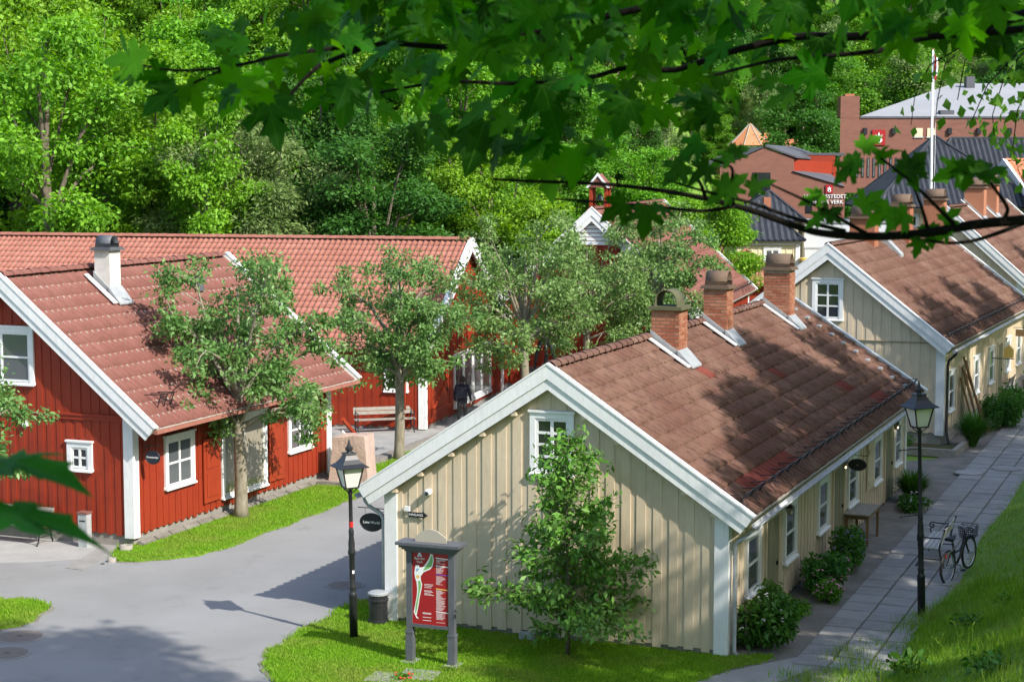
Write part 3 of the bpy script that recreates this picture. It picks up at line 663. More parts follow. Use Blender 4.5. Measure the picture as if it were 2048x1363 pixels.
def brick_chimney(root, x0, x1, y0, y1, z0, z1, hood='y', bricks=True, capm='mossy_cap', flash=True, name='chimney', slope=.65, body=None):
    o = MB().box(x0+.012, x1-.012, y0+.012, y1-.012, z0, z1).build(name, M[body] if body else (M['mortar'] if bricks else M['brick_far']), root)
    if bricks and not body:
        ch, bl, bd = .078, .235, .1; wx, wy = x1-x0, y1-y0
        k = int((z1-z0)/ch); nxb = max(2, round(wx/bl)); nyb = max(2, round(wy/bl)); lx, ly = wx/nxb, wy/nyb
        bx = MB().box(.008, lx-.008, 0, .05, .008, ch-.008).mesh('brick', M['brick']); bxh = MB().box(.008, lx/2-.008, 0, .05, .008, ch-.008).mesh('brick', M['brick'])
        by = MB().box(0, .05, .008, ly-.008, .008, ch-.008).mesh('brick', M['brick']); byh = MB().box(0, .05, .008, ly/2-.008, .008, ch-.008).mesh('brick', M['brick'])
        rg = random.Random(int(x0*100+y0*10))
        for j in range(k):
            z = z0+j*ch; off = j % 2
            for face in range(4):
                al = face % 2 == 0; L_, n_ = (lx, nxb) if al else (ly, nyb); segs = []
                if off: segs = [(0, 1)]+[(L_*(i+.5), 0) for i in range(n_-1)]+[(L_*(n_-.5), 1)]
                else: segs = [(L_*i, 0) for i in range(n_)]
                for u, half in segs:
                    e = rg.uniform(-.004, .004)
                    if face == 0: inst('brick', bxh if half else bx, o, (x0+u, y0+e, z))
                    elif face == 2: inst('brick', bxh if half else bx, o, (x0+u, y1-.05+e, z)) if y0 < 60 and False else None
                    elif face == 1: inst('brick', byh if half else by, o, (x1-.05+e, y0+u, z))
                    else: inst('brick', byh if half else by, o, (x0+e, y0+u, z)) if root.get('near') else None
    cap = MB().box(x0-.07, x1+.07, y0-.07, y1+.07, z1, z1+.035).box(x0-.045, x1+.045, y0-.045, y1+.045, z1+.034, z1+.075).build('cap', M[capm], o)
    # half barrel hood
    cx_, cy_ = (x0+x1)/2, (y0+y1)/2; r = min(x1-x0, y1-y0)*.4; hl = (x1-x0)*.46; n_ = 14; v = []; f = []
    for rr in (r, r-.015):
        for e in (-hl, hl):
            for i in range(n_+1):
                t = PI*i/n_; q = rr*math.cos(t), rr*math.sin(t)*1.05+.12
                v.append((cx_+q[0], cy_+e, z1+.075+q[1]-.02) if hood == 'y' else (cx_+e, cy_+q[0], z1+.075+q[1]-.02))
    m_ = n_+1
    for i in range(n_):
        f += [(i, i+1, m_+i+1, m_+i), (2*m_+i, 3*m_+i, 3*m_+i+1, 2*m_+i+1), (i, 2*m_+i, 2*m_+i+1, i+1), (m_+i, m_+i+1, 3*m_+i+1, 3*m_+i)]
    b0 = len(v)
    hd = link(bpy.data.objects.new('hood', np_mesh('hood', np.array(v), np.array(f), M[capm if not body else 'slate_paint'], True)), o)
    lo = MB()
    for i in (0, n_):
        p0, p1 = v[i], v[m_+i]; lo.hexa([(p0[0]-.01, p0[1], z1+.07), (p0[0]+.01, p0[1], z1+.07), (p1[0]+.01, p1[1], z1+.07), (p1[0]-.01, p1[1], z1+.07)],
                                        [(p0[0]-.01, p0[1], p0[2]), (p0[0]+.01, p0[1], p0[2]), (p1[0]+.01, p1[1], p1[2]), (p1[0]-.01, p1[1], p1[2])])
    lo.build('hood_side', M[capm], o)
    return o
M['brick_far'] = M['brick']
def flashing(ch, x0, x1, y0, y1, zf, tan):
    """lead apron round a chimney foot and the pale board beside it; zf is roof height at x=0"""
    z = lambda x: zf-x*tan
    MB().hexa([(x0-.01, y0-.02, z(x0)-.05), (x1+.01, y0-.02, z(x1)-.05), (x1+.01, y0+.02, z(x1)-.05), (x0-.01, y0+.02, z(x0)-.05)],
              [(x0-.01, y0-.02, z(x0)+.2), (x1+.01, y0-.02, z(x1)+.14), (x1+.01, y0+.02, z(x1)+.14), (x0-.01, y0+.02, z(x0)+.2)]).build('flashing', M['lead'], ch)
    MB().hexa([(x1-.02, y0-.05, z(x1)+.0), (x1+.32, y0-.05, z(x1+.32)+.01), (x1+.32, y1+.05, z(x1+.32)+.01), (x1-.02, y1+.05, z(x1)+.0)],
              [(x1-.02, y0-.05, z(x1)+.20), (x1+.32, y0-.05, z(x1+.32)+.045), (x1+.32, y1+.05, z(x1+.32)+.045), (x1-.02, y1+.05, z(x1)+.20)]).build('apron', M['lead'], ch)
    MB().bar((x0-.1, y0-.2, z(x0-.1)+.05), (x1+.3, y0-.2, z(x1+.3)+.05), .16, .03).build('side_board', M['white_paint'], ch)
def gutter(root, x, z, y0, y1, r=.075, mat='galv', name='gutter', sg=1):
    v, f = [], []; n_ = 8
    for y in (y0, y1):
        for rr in (r, r-.008):
            for i in range(n_+1):
                t = PI+PI*i/n_; v.append((x+rr*math.cos(t), y, z+rr*math.sin(t)))
    m_ = n_+1
    for i in range(n_): f += [(i, 2*m_+i, 2*m_+i+1, i+1), (m_+i, m_+i+1, 3*m_+i+1, 3*m_+i), (i, i+1, m_+i+1, m_+i), (2*m_+i, 3*m_+i, 3*m_+i+1, 2*m_+i+1)]
    f += [(0, m_, 3*m_, 2*m_), (n_, 2*m_+n_, 3*m_+n_, m_+n_)]
    o = link(bpy.data.objects.new(name, np_mesh(name, np.array(v), np.array(f), M[mat])), root)
    mb = MB(); k = int((y1-y0)/.6)
    for i in range(k): yy = y0+.2+i*.6; mb.tube([(x-r, yy, z+.01), (x-r*.7, yy, z-r*.72), (x, yy, z-r*1.06), (x+r*.7, yy, z-r*.72), (x+r, yy, z+.01)], .009, 4)
    mb.build('bracket', M[mat], o)['kind'] = 'stuff'; return o
def snow_guard(root, a, ze, za, y0, y1, up=.38):
    al = math.atan2(za-ze, a); c_, s_ = math.cos(al), math.sin(al); px, pz = a-up*c_, ze+up*s_
    o = MB().tube([(px+s_*.18, y0, pz+c_*.18), (px+s_*.18, y1, pz+c_*.18)], .01, 5).tube([(px+s_*.08, y0, pz+c_*.08), (px+s_*.08, y1, pz+c_*.08)], .008, 5).build('snow_guard', M['black_iron'], root)
    mb = MB(); k = int((y1-y0)/.75)
    for i in range(k+1):
        y = y0+(y1-y0)*i/k; mb.bar((px, y, pz-.02), (px+s_*.2, y, pz+c_*.2), .012, .03); mb.bar((px-.22*c_, y, pz+.22*s_), (px+s_*.18, y, pz+c_*.18), .012, .02)
    mb.build('bracket', M['black_iron'], o)['kind'] = 'stuff'
    mb = MB(); k = int((y1-y0)/.16); rg = random.Random(4)  # irregular black bars laid down the roof stand for the guard's strap shadows
    for i in range(k):
        y = y0+i*.16; q = .16 if i % 2 else -.05
        kk = rg.uniform(.08, .3); mb.bar((px+s_*.1, y, pz+c_*.1), (px+s_*.035+c_*kk, y+rg.uniform(-.12, .2), pz-s_*kk+c_*.035), .008, .008)
    mb.build('strap_shadows', M['black_iron'], o)['kind'] = 'stuff'; return o
def cut(z0, z1, ops):
    segs = [(z0, z1)]
    for a, b_ in ops: segs = [s for q in segs for s in ((q[0], min(q[1], a)), (max(q[0], b_), q[1])) if s[1]-s[0] > .03]
    return segs
def house(name, label, cat, c, yaw, w, L, a, ze, za, base, wall, tile, fo=.2, bp=.31, bw=.165, gops=(), rops=(), lops=(), vis=1, nsep=300, tw=.28, tc=.39, waves=1, amp=.034,
          special=None, smat=None, seed=1, near=True, planks=(1, 1, 0), th=.013, found='stone', ridge=None, white='white_paint', belt=None, group=None, bk=.2):
    root = thing(name, label, cat, (c[0], c[1], 0), -yaw, group); root['near'] = near
    RM = T(c[0], c[1], 0) @ RZ(-yaw); tan = (za-ze)/a
    zw = lambda x: za-.2-abs(x)*tan
    y0, y1 = fo, L-bk
    MB().prism([(-w, base), (w, base), (w, zw(w)), (0, zw(0)), (-w, zw(w))], y0, y1).build('wall', M[wall], root)
    rg = random.Random(seed*17)
    f = MB().box(-w+.03, w-.03, y0+.03, y1-.03, -.3, base-.001); fo_ = f.build('foundation', M[found], root)
    if planks[0]:
        k = int((2*w-.3)/bp); x = -w+.15+((2*w-.3)-k*bp)/2
        while x < w-.15:
            xa, xb = x+rg.uniform(-.012, .012), x+bw+rg.uniform(-.012, .02); ops = [(q[2], q[3]) for q in gops if q[0] < xb and q[1] > xa]
            lo = base-rg.uniform(.01, .07)
            for s0, s1 in cut(lo, 99, ops):
                ta, tb = min(s1, zw(xa)), min(s1, zw(xb))
                if max(ta, tb)-s0 < .04: continue
                pol = [(xa, s0), (xb, s0), (xb, tb)]+([(0, zw(0))] if xa < 0 < xb and s1 > 50 else [])+[(xa, ta)]
                MB().prism(pol, y0-th-rg.uniform(0, .006), y0).build('plank', M[wall], root)
            x += bp
    for sd, on, ops_ in ((1, planks[1], rops), (-1, planks[2], lops)):
        if not on: continue
        y = y0+.16
        while y < y1-.2:
            ya, yb = y+rg.uniform(-.012, .012), y+bw+rg.uniform(-.012, .02); ops = [(q[2], q[3]) for q in ops_ if q[0] < yb and q[1] > ya]
            for s0, s1 in cut(base-rg.uniform(.01, .06), zw(w), ops):
                xx = (w, w+th+rg.uniform(0, .006)) if sd > 0 else (-w-th-rg.uniform(0, .006), -w)
                MB().box(xx[0], xx[1], ya, yb, s0, s1).build('plank', M[wall], root)
            y += bp
    for sx in (-1, 1):
        for yy, s2 in ((y0, -1), (y1, 1)):
            mb = MB(); t = .055; cw = .21
            xo = sx*(w+t); xi = sx*(w-cw); mb.box(min(xo, xi), max(xo, xi), *((yy-t, yy) if s2 < 0 else (yy, yy+t)), base-.08, zw(w)+.1)
            mb.box(min(sx*w, xo), max(sx*w, xo), *((yy-.0005, yy+cw*.9) if s2 < 0 else (yy-cw*.9, yy+.0005)), base-.08, zw(w)+.02)
            mb.build('corner_board', M[white], root)
    al = math.atan2(za-ze, a); c_, s_ = math.cos(al), math.sin(al)
    for sg in (1, -1):
        e = .03; MB().prism([(0, za-.075), (sg*(a-e), ze-.075+e*tan), (sg*(a-e-.1*s_), ze-.075+e*tan-.1*c_), (0, za-.075-.1/c_)], .02, L-.02).build('roof_deck', M['wood_grey'], root)
    roof_tiles(root, RM, vis, L, a, ze, za, tw, tc, waves, amp, tile, nsep, special, smat, seed)
    roof_tiles(root, RM, -vis, L, a, ze, za, tw, tc, waves, amp, tile, 0, None, None, seed+1)
    ridge_caps(root, L, za, ridge or tile)
    barge(root, a, ze, za, 0, white); barge(root, a, ze, za, L, white)
    if belt: MB().box(-w, w, y0-.075, y0-.0, belt, belt+.05).box(-w, w, y0-.05, y0-.0, belt-.1, belt).build('belt_board', M[wall], root)
    return root, RM
def RW(w, t, z): return T(w, t, z) @ RZ(PI/2)         # frame on the right wall
def LW(w, t, z): return T(-w, t, z) @ RZ(-PI/2)       # frame on the left wall
def GW(y, x, z): return T(x, y, z)

# ------------------------------------------------------------------ yellow house in front
W1, F1 = 3.41, .2
wins = [(1.62, 2.52), (4.72, 5.6), (7.9, 8.78), (11.2, 12.12), (14.4, 15.32), (17.42, 18.26)]; drs = [(3.12, 4.12), (9.46, 10.6), (15.98, 17.1)]
rops = [(p-.1, q+.1, .70, 2.02) for p, q in wins]+[(p-.09, q+.09, 0, 2.05) for p, q in drs]
special = lambda t, j: (j == 1 and .9 < t < 4.9) or (j == 3 and 12.9 < t < 14.0) or (j == 8 and 6.0 < t < 6.7) or (j == 6 and 10 < t < 10.5) or (j == 1 and 14.2 < t < 15.6)
h1, RM1 = house('yellow_house', 'long yellow timber house with white gable boards and brown tiled roof, in front', 'house', (.66, 33.08), YAW, W1, 19.28, 3.946, 2.66, 5.24, .12, 'yellow_paint', 'tile_brown',
    F1, gops=[(-.45, .52, 3.1, 4.38)], rops=rops, nsep=300, special=special, smat='tile_newred', seed=3, tc=.392)
window(h1, GW(F1, -.30, 3.22), .66, 1.0, 2, 4, .11, 'glass_dark')
for p, q in wins: window(h1, RW(W1, p, .84), q-p, 1.06, 1, 2, .1, 'glass_mid')
for p, q in drs: door(h1, RW(W1, p, .06), q-p, 1.9, 'yellow_door', 'yellow_paint', .09, 5)
sh = instm('shutter', MB().box(0, .86, -.06, -.032, 0, 1.2).mesh('shutter', M['yellow_paint']), h1, RW(W1, 13.44, .8))
instm('batten', MB().box(.05, .81, -.085, -.06, .14, .24).box(.05, .81, -.085, -.06, .92, 1.02).mesh('batten', M['yellow_paint']), sh, T(0, 0, 0))
tan1 = (5.24-2.66)/3.946
for x0, y0, sx, sy, zt, hd, cm in ((.08, 6.1, .64, .62, 5.82, 'y', 'mossy_cap'), (.04, 10.35, .58, .6, 6.0, 'x', 'rusty_cap'), (.06, 16.15, .72, .62, 6.12, 'x', 'rusty_cap')):
    ch = brick_chimney(h1, x0, x0+sx, y0, y0+sy, 4.72, zt, hd, True, cm); flashing(ch, x0, x0+sx, y0, y0+sy, 5.24, tan1)
g = gutter(h1, 3.946+.04, 2.66-.13, .04, 19.2)
snow_guard(h1, 3.946, 2.66, 5.24, .25, 19.0)
MB().tube([(3.99, .42, 2.46), (3.97, .42, 2.36), (3.86, .38, 2.28), (3.62, .30, 2.16), (3.55, .30, 2.08), (3.55, .30, .1), (3.62, .28, .03)], .042, 8).build('downpipe', M['galv'], h1, smooth=True)
gutter(h1, -3.99, 2.53, .04, 19.2)
MB().tube([(-3.99, .3, 2.46), (-3.96, .3, 2.36), (-3.86, .3, 2.25), (-3.62, .3, 2.12), (-3.56, .3, 2.02), (-3.56, .3, .1)], .042, 8).build('downpipe', M['galv'], h1, smooth=True)
# small iron hooks that hold the snow along the far roof end
mb = MB(); al = math.atan2(2.58, 3.946)
for k in range(10):
    s_ = .5+k*.34; x = s_; z = 5.24-s_*tan1; y = 18.0+.05*(k % 2)
    mb.box(x-.05, x+.05, y-.14, y+.14, z+.0, z+.05)
mb.build('snow_hooks', M['lead'], h1)
# ends of roof battens under the gable board
mb = MB()
for s_ in (.7, 1.35, 2.0, 2.65, 3.2):
    for sg in (-1, 1): z = 5.24-.44-s_*tan1; mb.box(sg*s_-.05, sg*s_+.05, .03, .2, z-.09, z-.01)
mb.build('purlin_ends', M['yellow_paint'], h1)
# long repair seam boards on the gable

# ------------------------------------------------------------------ second yellow house
W2 = 3.7
w2 = [(1.2, 2.05), (6.0, 6.9), (9.2, 10.1), (13.2, 14.1), (16.0, 16.9)]; d2 = [(3.2, 4.2), (11.2, 12.2)]
h2, RM2 = house('yellow_house', 'second yellow timber house behind the first, with brown roof in moving tree shade', 'house', (10.15, 57.5), .417, W2, 18.33, 4.03, 3.24, 6.37, .45, 'yellow_paint', 'tile_brown',
    .25, gops=[(-.62, .56, 3.8, 5.3)], rops=[(p-.1, q+.1, .9, 2.4) for p, q in w2]+[(p-.1, q+.1, 0, 2.45) for p, q in d2], nsep=220, seed=5, tc=.5, tw=.32)
window(h2, GW(.25, -.42, 3.98), .78, 1.14, 2, 3, .12, 'glass_dark')
for p, q in w2: window(h2, RW(W2, p, 1.05), q-p, 1.15, 1, 2, .1, 'glass_mid')
for p, q in d2: door(h2, RW(W2, p, .3), q-p, 1.95, 'yellow_door', 'yellow_paint')
for x0, y0, sx, sy, zt in ((-.5, 5.0, .9, .7, 7.05), (-.2, 10.2, .75, .7, 7.35), (-.3, 17.0, .85, .7, 7.45)):
    brick_chimney(h2, x0, x0+sx, y0, y0+sy, 5.9, zt, 'x', False, 'rusty_cap')
MB().hexa([(.1, 7.0, 6.24), (.9, 7.0, 5.62), (.9, 7.5, 5.62), (.1, 7.5, 6.24)], [(.1, 7.0, 6.55), (.9, 7.0, 5.75), (.9, 7.5, 5.75), (.1, 7.5, 6.55)]).build('roof_hatch', M['lead'], h2)
gutter(h2, 4.08, 3.1, .04, 18.2); snow_guard(h2, 4.03, 3.24, 6.37, .25, 18.0)
MB().tube([(4.08, .45, 3.05), (4.05, .45, 2.95), (3.85, .4, 2.75), (3.82, .4, 2.6), (3.82, .4, .5), (3.95, .1, .15), (3.7, -.5, .08)], .045, 8).build('downpipe', M['near_black'], h2, smooth=True)
MB().box(-3.6, 3.5, .195, .24, 3.3, 3.32).build('board_seam', M['yellow_door'], h2)

# ------------------------------------------------------------------ third yellow house and the tiled house behind
h3, RM3 = house('yellow_house', 'third yellow house at the right edge, only gable and sunlit brown roof showing', 'house', (19.87, 82.03), .424, 3.4, 17, 3.95, 3.49, 6.98, .5, 'yellow_paint', 'tile_brown', .25, nsep=60, seed=7, tc=.5, tw=.34, near=False)
for x0, y0, sx, sy, zt in ((-.1, 4.9, .95, .8, 7.75), (-.1, 8.9, .9, .8, 7.85)):
    ch = brick_chimney(h3, x0, x0+sx, y0, y0+sy, 6.3, zt, 'x', False, 'rusty_cap'); flashing(ch, x0, x0+sx, y0, y0+sy, 6.98, .88)
h4, RM4 = house('tiled_house', 'house with orange tiled roof and white gable board at the far right', 'house', (27.6, 101), 1.45, 3.6, 16, 4.2, 7.0, 9.15, .4, 'cream_paint', 'tile_orange', .2, nsep=80, seed=8, tc=.42, tw=.3, near=False, waves=1, amp=.03, planks=(0, 1, 0))
brick_chimney(h4, 2.2, 3.2, .6, 1.6, 6.6, 8.4, 'x', False, 'rusty_cap')

varied('render_white', (.66, .64, .61), (.5, .47, .43), 2.2, .85, .2, .005)
# ------------------------------------------------------------------ red house on the left
WR = 3.44
ro = [(1.6, 3.0, 1.0, 2.45), (4.15, 6.55, .35, 2.45), (7.68, 9.1, 1.0, 2.42)]
r1, RMR = house('red_house', 'red timber house with white gable boards and white chimney, left of the road', 'house', (-12.18, 42.34), .381, WR, 10.44, 4.257, 2.9, 6.35, .3, 'red_paint', 'tile_red',
    .3, bp=.27, bw=.145, gops=[(-1.1, .78, 3.6, 5.15), (1.55, 2.45, 1.6, 2.52)], rops=ro, nsep=300, seed=9, tc=.415, tw=.23, amp=.018, belt=3.06, bk=.3)
window(r1, GW(.3, -.98, 3.78), 1.62, 1.18, 2, 2, .12, 'glass_mid'); window(r1, GW(.3, 1.77, 1.8), .46, .5, 2, 2, .12, 'glass_dark')
window(r1, RW(WR, 1.74, 1.2), 1.1, 1.1, 2, 2, .11, 'glass_mid'); window(r1, RW(WR, 7.84, 1.16), 1.1, 1.1, 2, 2, .11, 'glass_mid')
window(r1, RW(WR, 4.36, .52), 2.04, 1.84, 2, 1, .13, 'glass_warm')
for t0 in (3.34, 6.62):
    s = instm('shutter', MB().box(0, .8, -.065, -.034, 0, 1.62).mesh('shutter', M['red_door']), r1, RW(WR, t0, .5))
    instm('raised_panel', MB().box(.12, .68, -.082, -.065, .14, .74).box(.12, .68, -.082, -.065, .86, 1.48).mesh('raised_panel', M['red_door']), s, T(0, 0, 0))
ch = brick_chimney(r1, .36, .84, 3.35, 3.85, 5.4, 6.78, 'x', False, 'slate_paint', body='render_white'); flashing(ch, .36, .84, 3.35, 3.85, 6.35, .81)
MB().lathe([(.12, 5.5), (.12, 5.78), (.2, 5.8), (.2, 5.83), (.05, 5.88)], 12, (.95, 7.4, 0)).build('roof_vent', M['slate_paint'], r1)
MB().box(4.2, 4.3, .05, 10.4, 2.76, 2.84).build('eave_board', M['tile_pink'], r1)
mb = MB()
for k in range(3): y = .9+k*.28; x = 3.75; z = 2.9+.42; mb.bar((x, y, z-.1), (x+.12, y, z+.24), .02).bar((x+.12, y, z+.24), (x-.35, y, z+.22), .02)
mb.bar((x+.12, .85, z+.24), (x+.12, 1.6, z+.24), .02).build('roof_step', M['black_iron'], r1)
MB().box(.42, .54, .2, .3, 2.72, 2.86).build('wall_lamp', M['white_paint'], r1)
# low stone edge along the foot of the wall
mb = MB(); rg = random.Random(8)
for k in range(16): y = .35+k*.64; MB().hexa([(WR+.06, y, 0), (WR+.25+rg.uniform(-.05, .05), y, 0), (WR+.25, y+.6, 0), (WR+.06, y+.6, 0)], [(WR+.08, y+.02, .16), (WR+.2+rg.uniform(-.04, .04), y+.02, .1), (WR+.2, y+.58, .11), (WR+.08, y+.58, .16)]).build('edge_stone', M['gravel'], r1)
# wooden steps at the far end
for k in range(4): MB().box(WR-1.0, WR+.35, 10.35+k*.28, 10.6+k*.28, .9-k*.2, .95-k*.2).build('step', M['wood_grey'], r1)
MB().bar((WR+.4, 10.2, 1.75), (WR+.4, 11.7, .7), .07, .1).bar((WR+.4, 11.6, .1), (WR+.4, 11.6, .75), .07).build('handrail', M['red_door'], r1)
for k in range(3): MB().bar((WR+.4, 10.2, 1.4-k*.3), (WR+.4, 11.6, .5-k*.25), .025, .06).build('rail', M['white_paint'], r1)

# ------------------------------------------------------------------ long red barn
WB = 5.3
bn, RMB = house('red_barn', 'long red barn with salmon pantile roof and white glazed doors in its gable', 'barn', (-1.43, 64.84), -1.326, WB, 30, 5.7, 2.85, 6.24, .12, 'red_paint', 'tile_pink',
    .25, bp=.3, bw=.16, gops=[(-1.75, 3.5, .2, 2.35), (-4.5, -2.2, .1, 2.3)], lops=[(.8, 1.6, 1.2, 2.2)], vis=-1, nsep=300, seed=11, tc=.36, tw=.21, waves=1, amp=.026, planks=(1, 0, 1))
for k, x in enumerate((-1.6, -.35, .92, 2.18)): window(bn, GW(.25, x, .42), 1.13, 1.7, 1, 1, .09, 'glass_mid' if k < 3 else 'glass_warm', False, False)
MB().box(-1.7, 3.42, .16, .25, .24, .36).build('threshold', M['white_paint'], bn)
door(bn, GW(.25, -4.4, .15), 2.1, 1.95, 'red_door', 'red_door', .08, 8, True)
window(bn, LW(WB, 1.55, 1.35), .65, .7, 2, 2, .1, 'glass_dark')
MB().tube([(-5.4, .9, 2.7), (-5.38, .9, .1)], .04, 8).build('downpipe', M['red_door'], bn, smooth=True)
gutter(bn, -5.74, 2.8, .1, 29.9, .07, 'tile_red')

# ------------------------------------------------------------------ far red house with belfry
r2, RM2r = house('red_house', 'far red house with brown red roof behind the fruit trees and white louvred gable', 'house', (3.13, 70.6), .268, 4.1, 15.5, 4.5, 3.04, 7.2, .15, 'red_paint', 'tile_red', .25, bp=.42, bw=.24, th=.05, gops=[(2.0, 3.2, .9, 2.2)], nsep=120, seed=13, tc=.45, tw=.32, planks=(1, 1, 0))
window(r2, GW(.25, 2.1, 1.05), .95, 1.0, 2, 2, .1, 'glass_dark', wm='red_door')
snow_guard(r2, 4.5, 3.04, 7.2, .3, 15.2)
for k in range(6):
    z = 6.55-k*.16; hw = (7.2-.5-z)*.95; MB().box(-hw, hw, .17, .25, z, z+.13).build('louvre', M['white_paint'], r2)
bf = thing('belfry', 'small red open belfry with pointed white gabled roof above the far red house', 'belfry', (0, 0, 0)); q = RM2r @ Vector((-.15, 2.2, 7.05)); bf.location = q; bf.rotation_euler = (0, 0, -.268); bf.scale = (.85, .85, .85)
for sx in (-1, 1):
    for sy in (-1, 1): MB().box(sx*.36-.07, sx*.36+.07, sy*.36-.07, sy*.36+.07, 0, 1.15).build('post', M['red_door'], bf)
MB().box(-.5, .5, -.5, .5, -.3, .12).build('base', M['red_door'], bf)
MB().prism([(-.55, 1.1), (.55, 1.1), (0, 1.75)], -.5, .5).build('roof', M['tile_red'], bf)
MB().prism([(-.58, 1.08), (-.46, 1.08), (0, 1.64), (.46, 1.08), (.58, 1.08), (0, 1.8)], -.55, -.5).build('gable_board', M['white_paint'], bf)
MB().lathe([(.2, .5), (.17, .56), (.12, .72), (.04, .8)], 12).build('bell', M['bronze'], bf)
# ------------------------------------------------------------------ buildings further back
def pyramid_tiles(mb, pts, apex, step, amp):
    """corrugated roof plane: ribs run up the slope between eave pts[0]-pts[1] and the apex edge (one or two points)"""
    a, b_ = Vector(pts[0]), Vector(pts[1]); t0, t1 = Vector(apex[0]), Vector(apex[-1]); n_ = max(6, int((b_-a).length/step)); up = ((t0+t1)/2-(a+b_)/2)
    nrm = (b_-a).cross(up).normalized(); d = (b_-a).normalized(); rows = 8
    # clip ribs to the plane by sampling across rows
    base = len(mb.v); idx = {}
    for r_ in range(rows+1):
        f = r_/rows; p0 = a.lerp(t0, f); p1 = b_.lerp(t1, f)
        for i in range(4*n_+1):
            x = (b_-a).length*i/(4*n_); l0 = (p0-a).dot(d); l1 = (p1-a).dot(d); xx = min(max(x, l0), l1)
            p = a+d*xx+(p0-a-d*l0); p = p+nrm*(amp*math.sin(i/4*2*PI)) if l0 < x < l1 else p
            p = p+nrm*(.02*((r_ % 2) == 0)); idx[(r_, i)] = len(mb.v); mb.v.append(tuple(p))
    for r_ in range(rows):
        for i in range(4*n_): mb.f.append((idx[(r_, i)], idx[(r_, i+1)], idx[(r_+1, i+1)], idx[(r_+1, i)]))
def hip_roof(root, x0, x1, y0, y1, z0, z1, rx0, rx1, ry, mat, step=.3, amp=.035, name='roof'):
    A, B, C_, D = (x0, y0, z0), (x1, y0, z0), (x1, y1, z0), (x0, y1, z0); r0, r1_ = (rx0, ry, z1), (rx1, ry, z1)
    core = MB().add([A, B, C_, D, r0, r1_], [(0, 1, 5, 4), (1, 2, 5), (2, 3, 4, 5), (3, 0, 4), (3, 2, 1, 0)] if rx1 > rx0 else [(0, 1, 4), (1, 2, 4), (2, 3, 4), (3, 0, 4), (3, 2, 1, 0)])
    core.v = [(v_[0], v_[1], v_[2]-.06) for v_ in core.v]; o = core.build(name, M[mat], root)
    for pts, ap in (((A, B), (r0, r1_)), ((B, C_), (r1_,)), ((C_, D), (r1_, r0)), ((D, A), (r0,))):
        mb = MB(); pyramid_tiles(mb, pts, ap, step, amp); mb.build('tiling', M[mat], o)
    for p, q in ((A, r0), (B, r1_), (C_, r1_), (D, r0), (r0, r1_)):
        if (Vector(p)-Vector(q)).length > .1: MB().tube([p, q], .09, 6).build('ridge_tile', M[mat], o)
    return o
pav = thing('yellow_pavilion', 'small yellow house with two black tiled hipped roofs before the brick shop', 'house', (13.2, 94, -.2))
MB().box(-1.6, 1.6, -1.5, 2, 0, 5.15).build('wall', M['cream_paint'], pav)
hip_roof(pav, -1.95, 1.9, -1.85, 2.3, 5.2, 6.95, -.02, .02, .2, 'tile_black')
MB().box(-1.2, 2.3, 3, 7.5, 0, 6.0).build('wall', M['cream_paint'], pav)
hip_roof(pav, -1.5, 2.7, 2.7, 7.8, 6.05, 7.6, .9, 1.0, 4.6, 'tile_black')
MB().box(.12, .5, .9, 1.3, 6.5, 7.35).build('chimney', M['brick'], pav)
for k in range(9): MB().box(-1.55+k*.36, -1.5+k*.36, -1.53, -1.5, 0, 5.1).build('batten', M['cream_paint'], pav)
MB().box(1.45, 1.68, -1.58, -1.5, 0, 5.1).build('corner_board', M['white_paint'], pav)
window(pav, GW(-1.5, -.1, 3.85), .7, .85, 2, 3, .1, 'glass_mid')
MB().box(-1.7, 1.7, -1.62, -1.5, 4.95, 5.15).build('cornice', M['white_paint'], pav)
hs = thing('hanging_sign', 'round hanging shop sign at the corner of the small yellow house', 'sign', (15.1, 92.3, 4.1)); MB().lathe([(.0, -.2), (.3, -.12), (.3, -.02), (0, .02)], 14).build('disc', M['ochre_print'], hs); MB().bar((0, 0, 0), (0, .2, .5), .03).build('bracket', M['black_iron'], hs)
gb = thing('grey_building', 'plain pale grey flat roofed building behind the second yellow house', 'building', (18.2, 98, 0))
MB().box(-2.2, 2.6, 0, 5, 0, 4.3).box(-2.2, 2.6, .03, 5, 4.35, 5.7).build('wall', M['shade_grey'], gb); MB().box(-2.25, 2.65, -.03, 5, 4.28, 4.38).build('band', M['lead'], gb); MB().box(-2.3, 2.7, -.06, 5.1, 5.7, 5.78).build('coping', M['lead'], gb)
MB().box(1.5, 1.56, -.05, .0, 4.6, 5.6).build('pipe', M['near_black'], gb)
kp = thing('tiled_kiosk', 'small building with red tiled pyramid roof behind the third chimney', 'building', (11.55, 88.4, -.45))
MB().box(-1.6, 1.6, -1.6, 1.6, 0, 3.5).build('wall', M['red_paint'], kp); hip_roof(kp, -2.0, 2.0, -2.0, 2.0, 3.55, 5.15, -.02, .02, 0, 'tile_pink', .24, .04)
# black hipped house
bh = thing('black_roofed_house', 'large cream house with wide black tiled hipped roof behind the flagpole', 'house', (0, 0, 0))
MB().box(20.1, 52, 98.6, 104.6, 0, 6.6).build('wall', M['cream_paint'], bh)
hip_roof(bh, 22.6, 53, 99.4, 109, 6.6, 10.35, 25.2, 48, 103.4, 'tile_black', .3, .04)
hip_roof(bh, 19.6, 29.2, 97.6, 105.5, 6.55, 10.45, 24.0, 24.1, 102.4, 'tile_black', .3, .04, 'wing_roof')
window(bh, GW(98.6, 21.75, 5.5), .5, .55, 1, 1, .12, 'glass_dark'); window(bh, GW(98.6, 24, 4.8), .8, 1.2, 2, 3, .12, 'glass_dark')
MB().box(19.7, 52.2, 98.45, 98.6, 6.3, 6.55).build('cornice', M['white_paint'], bh)
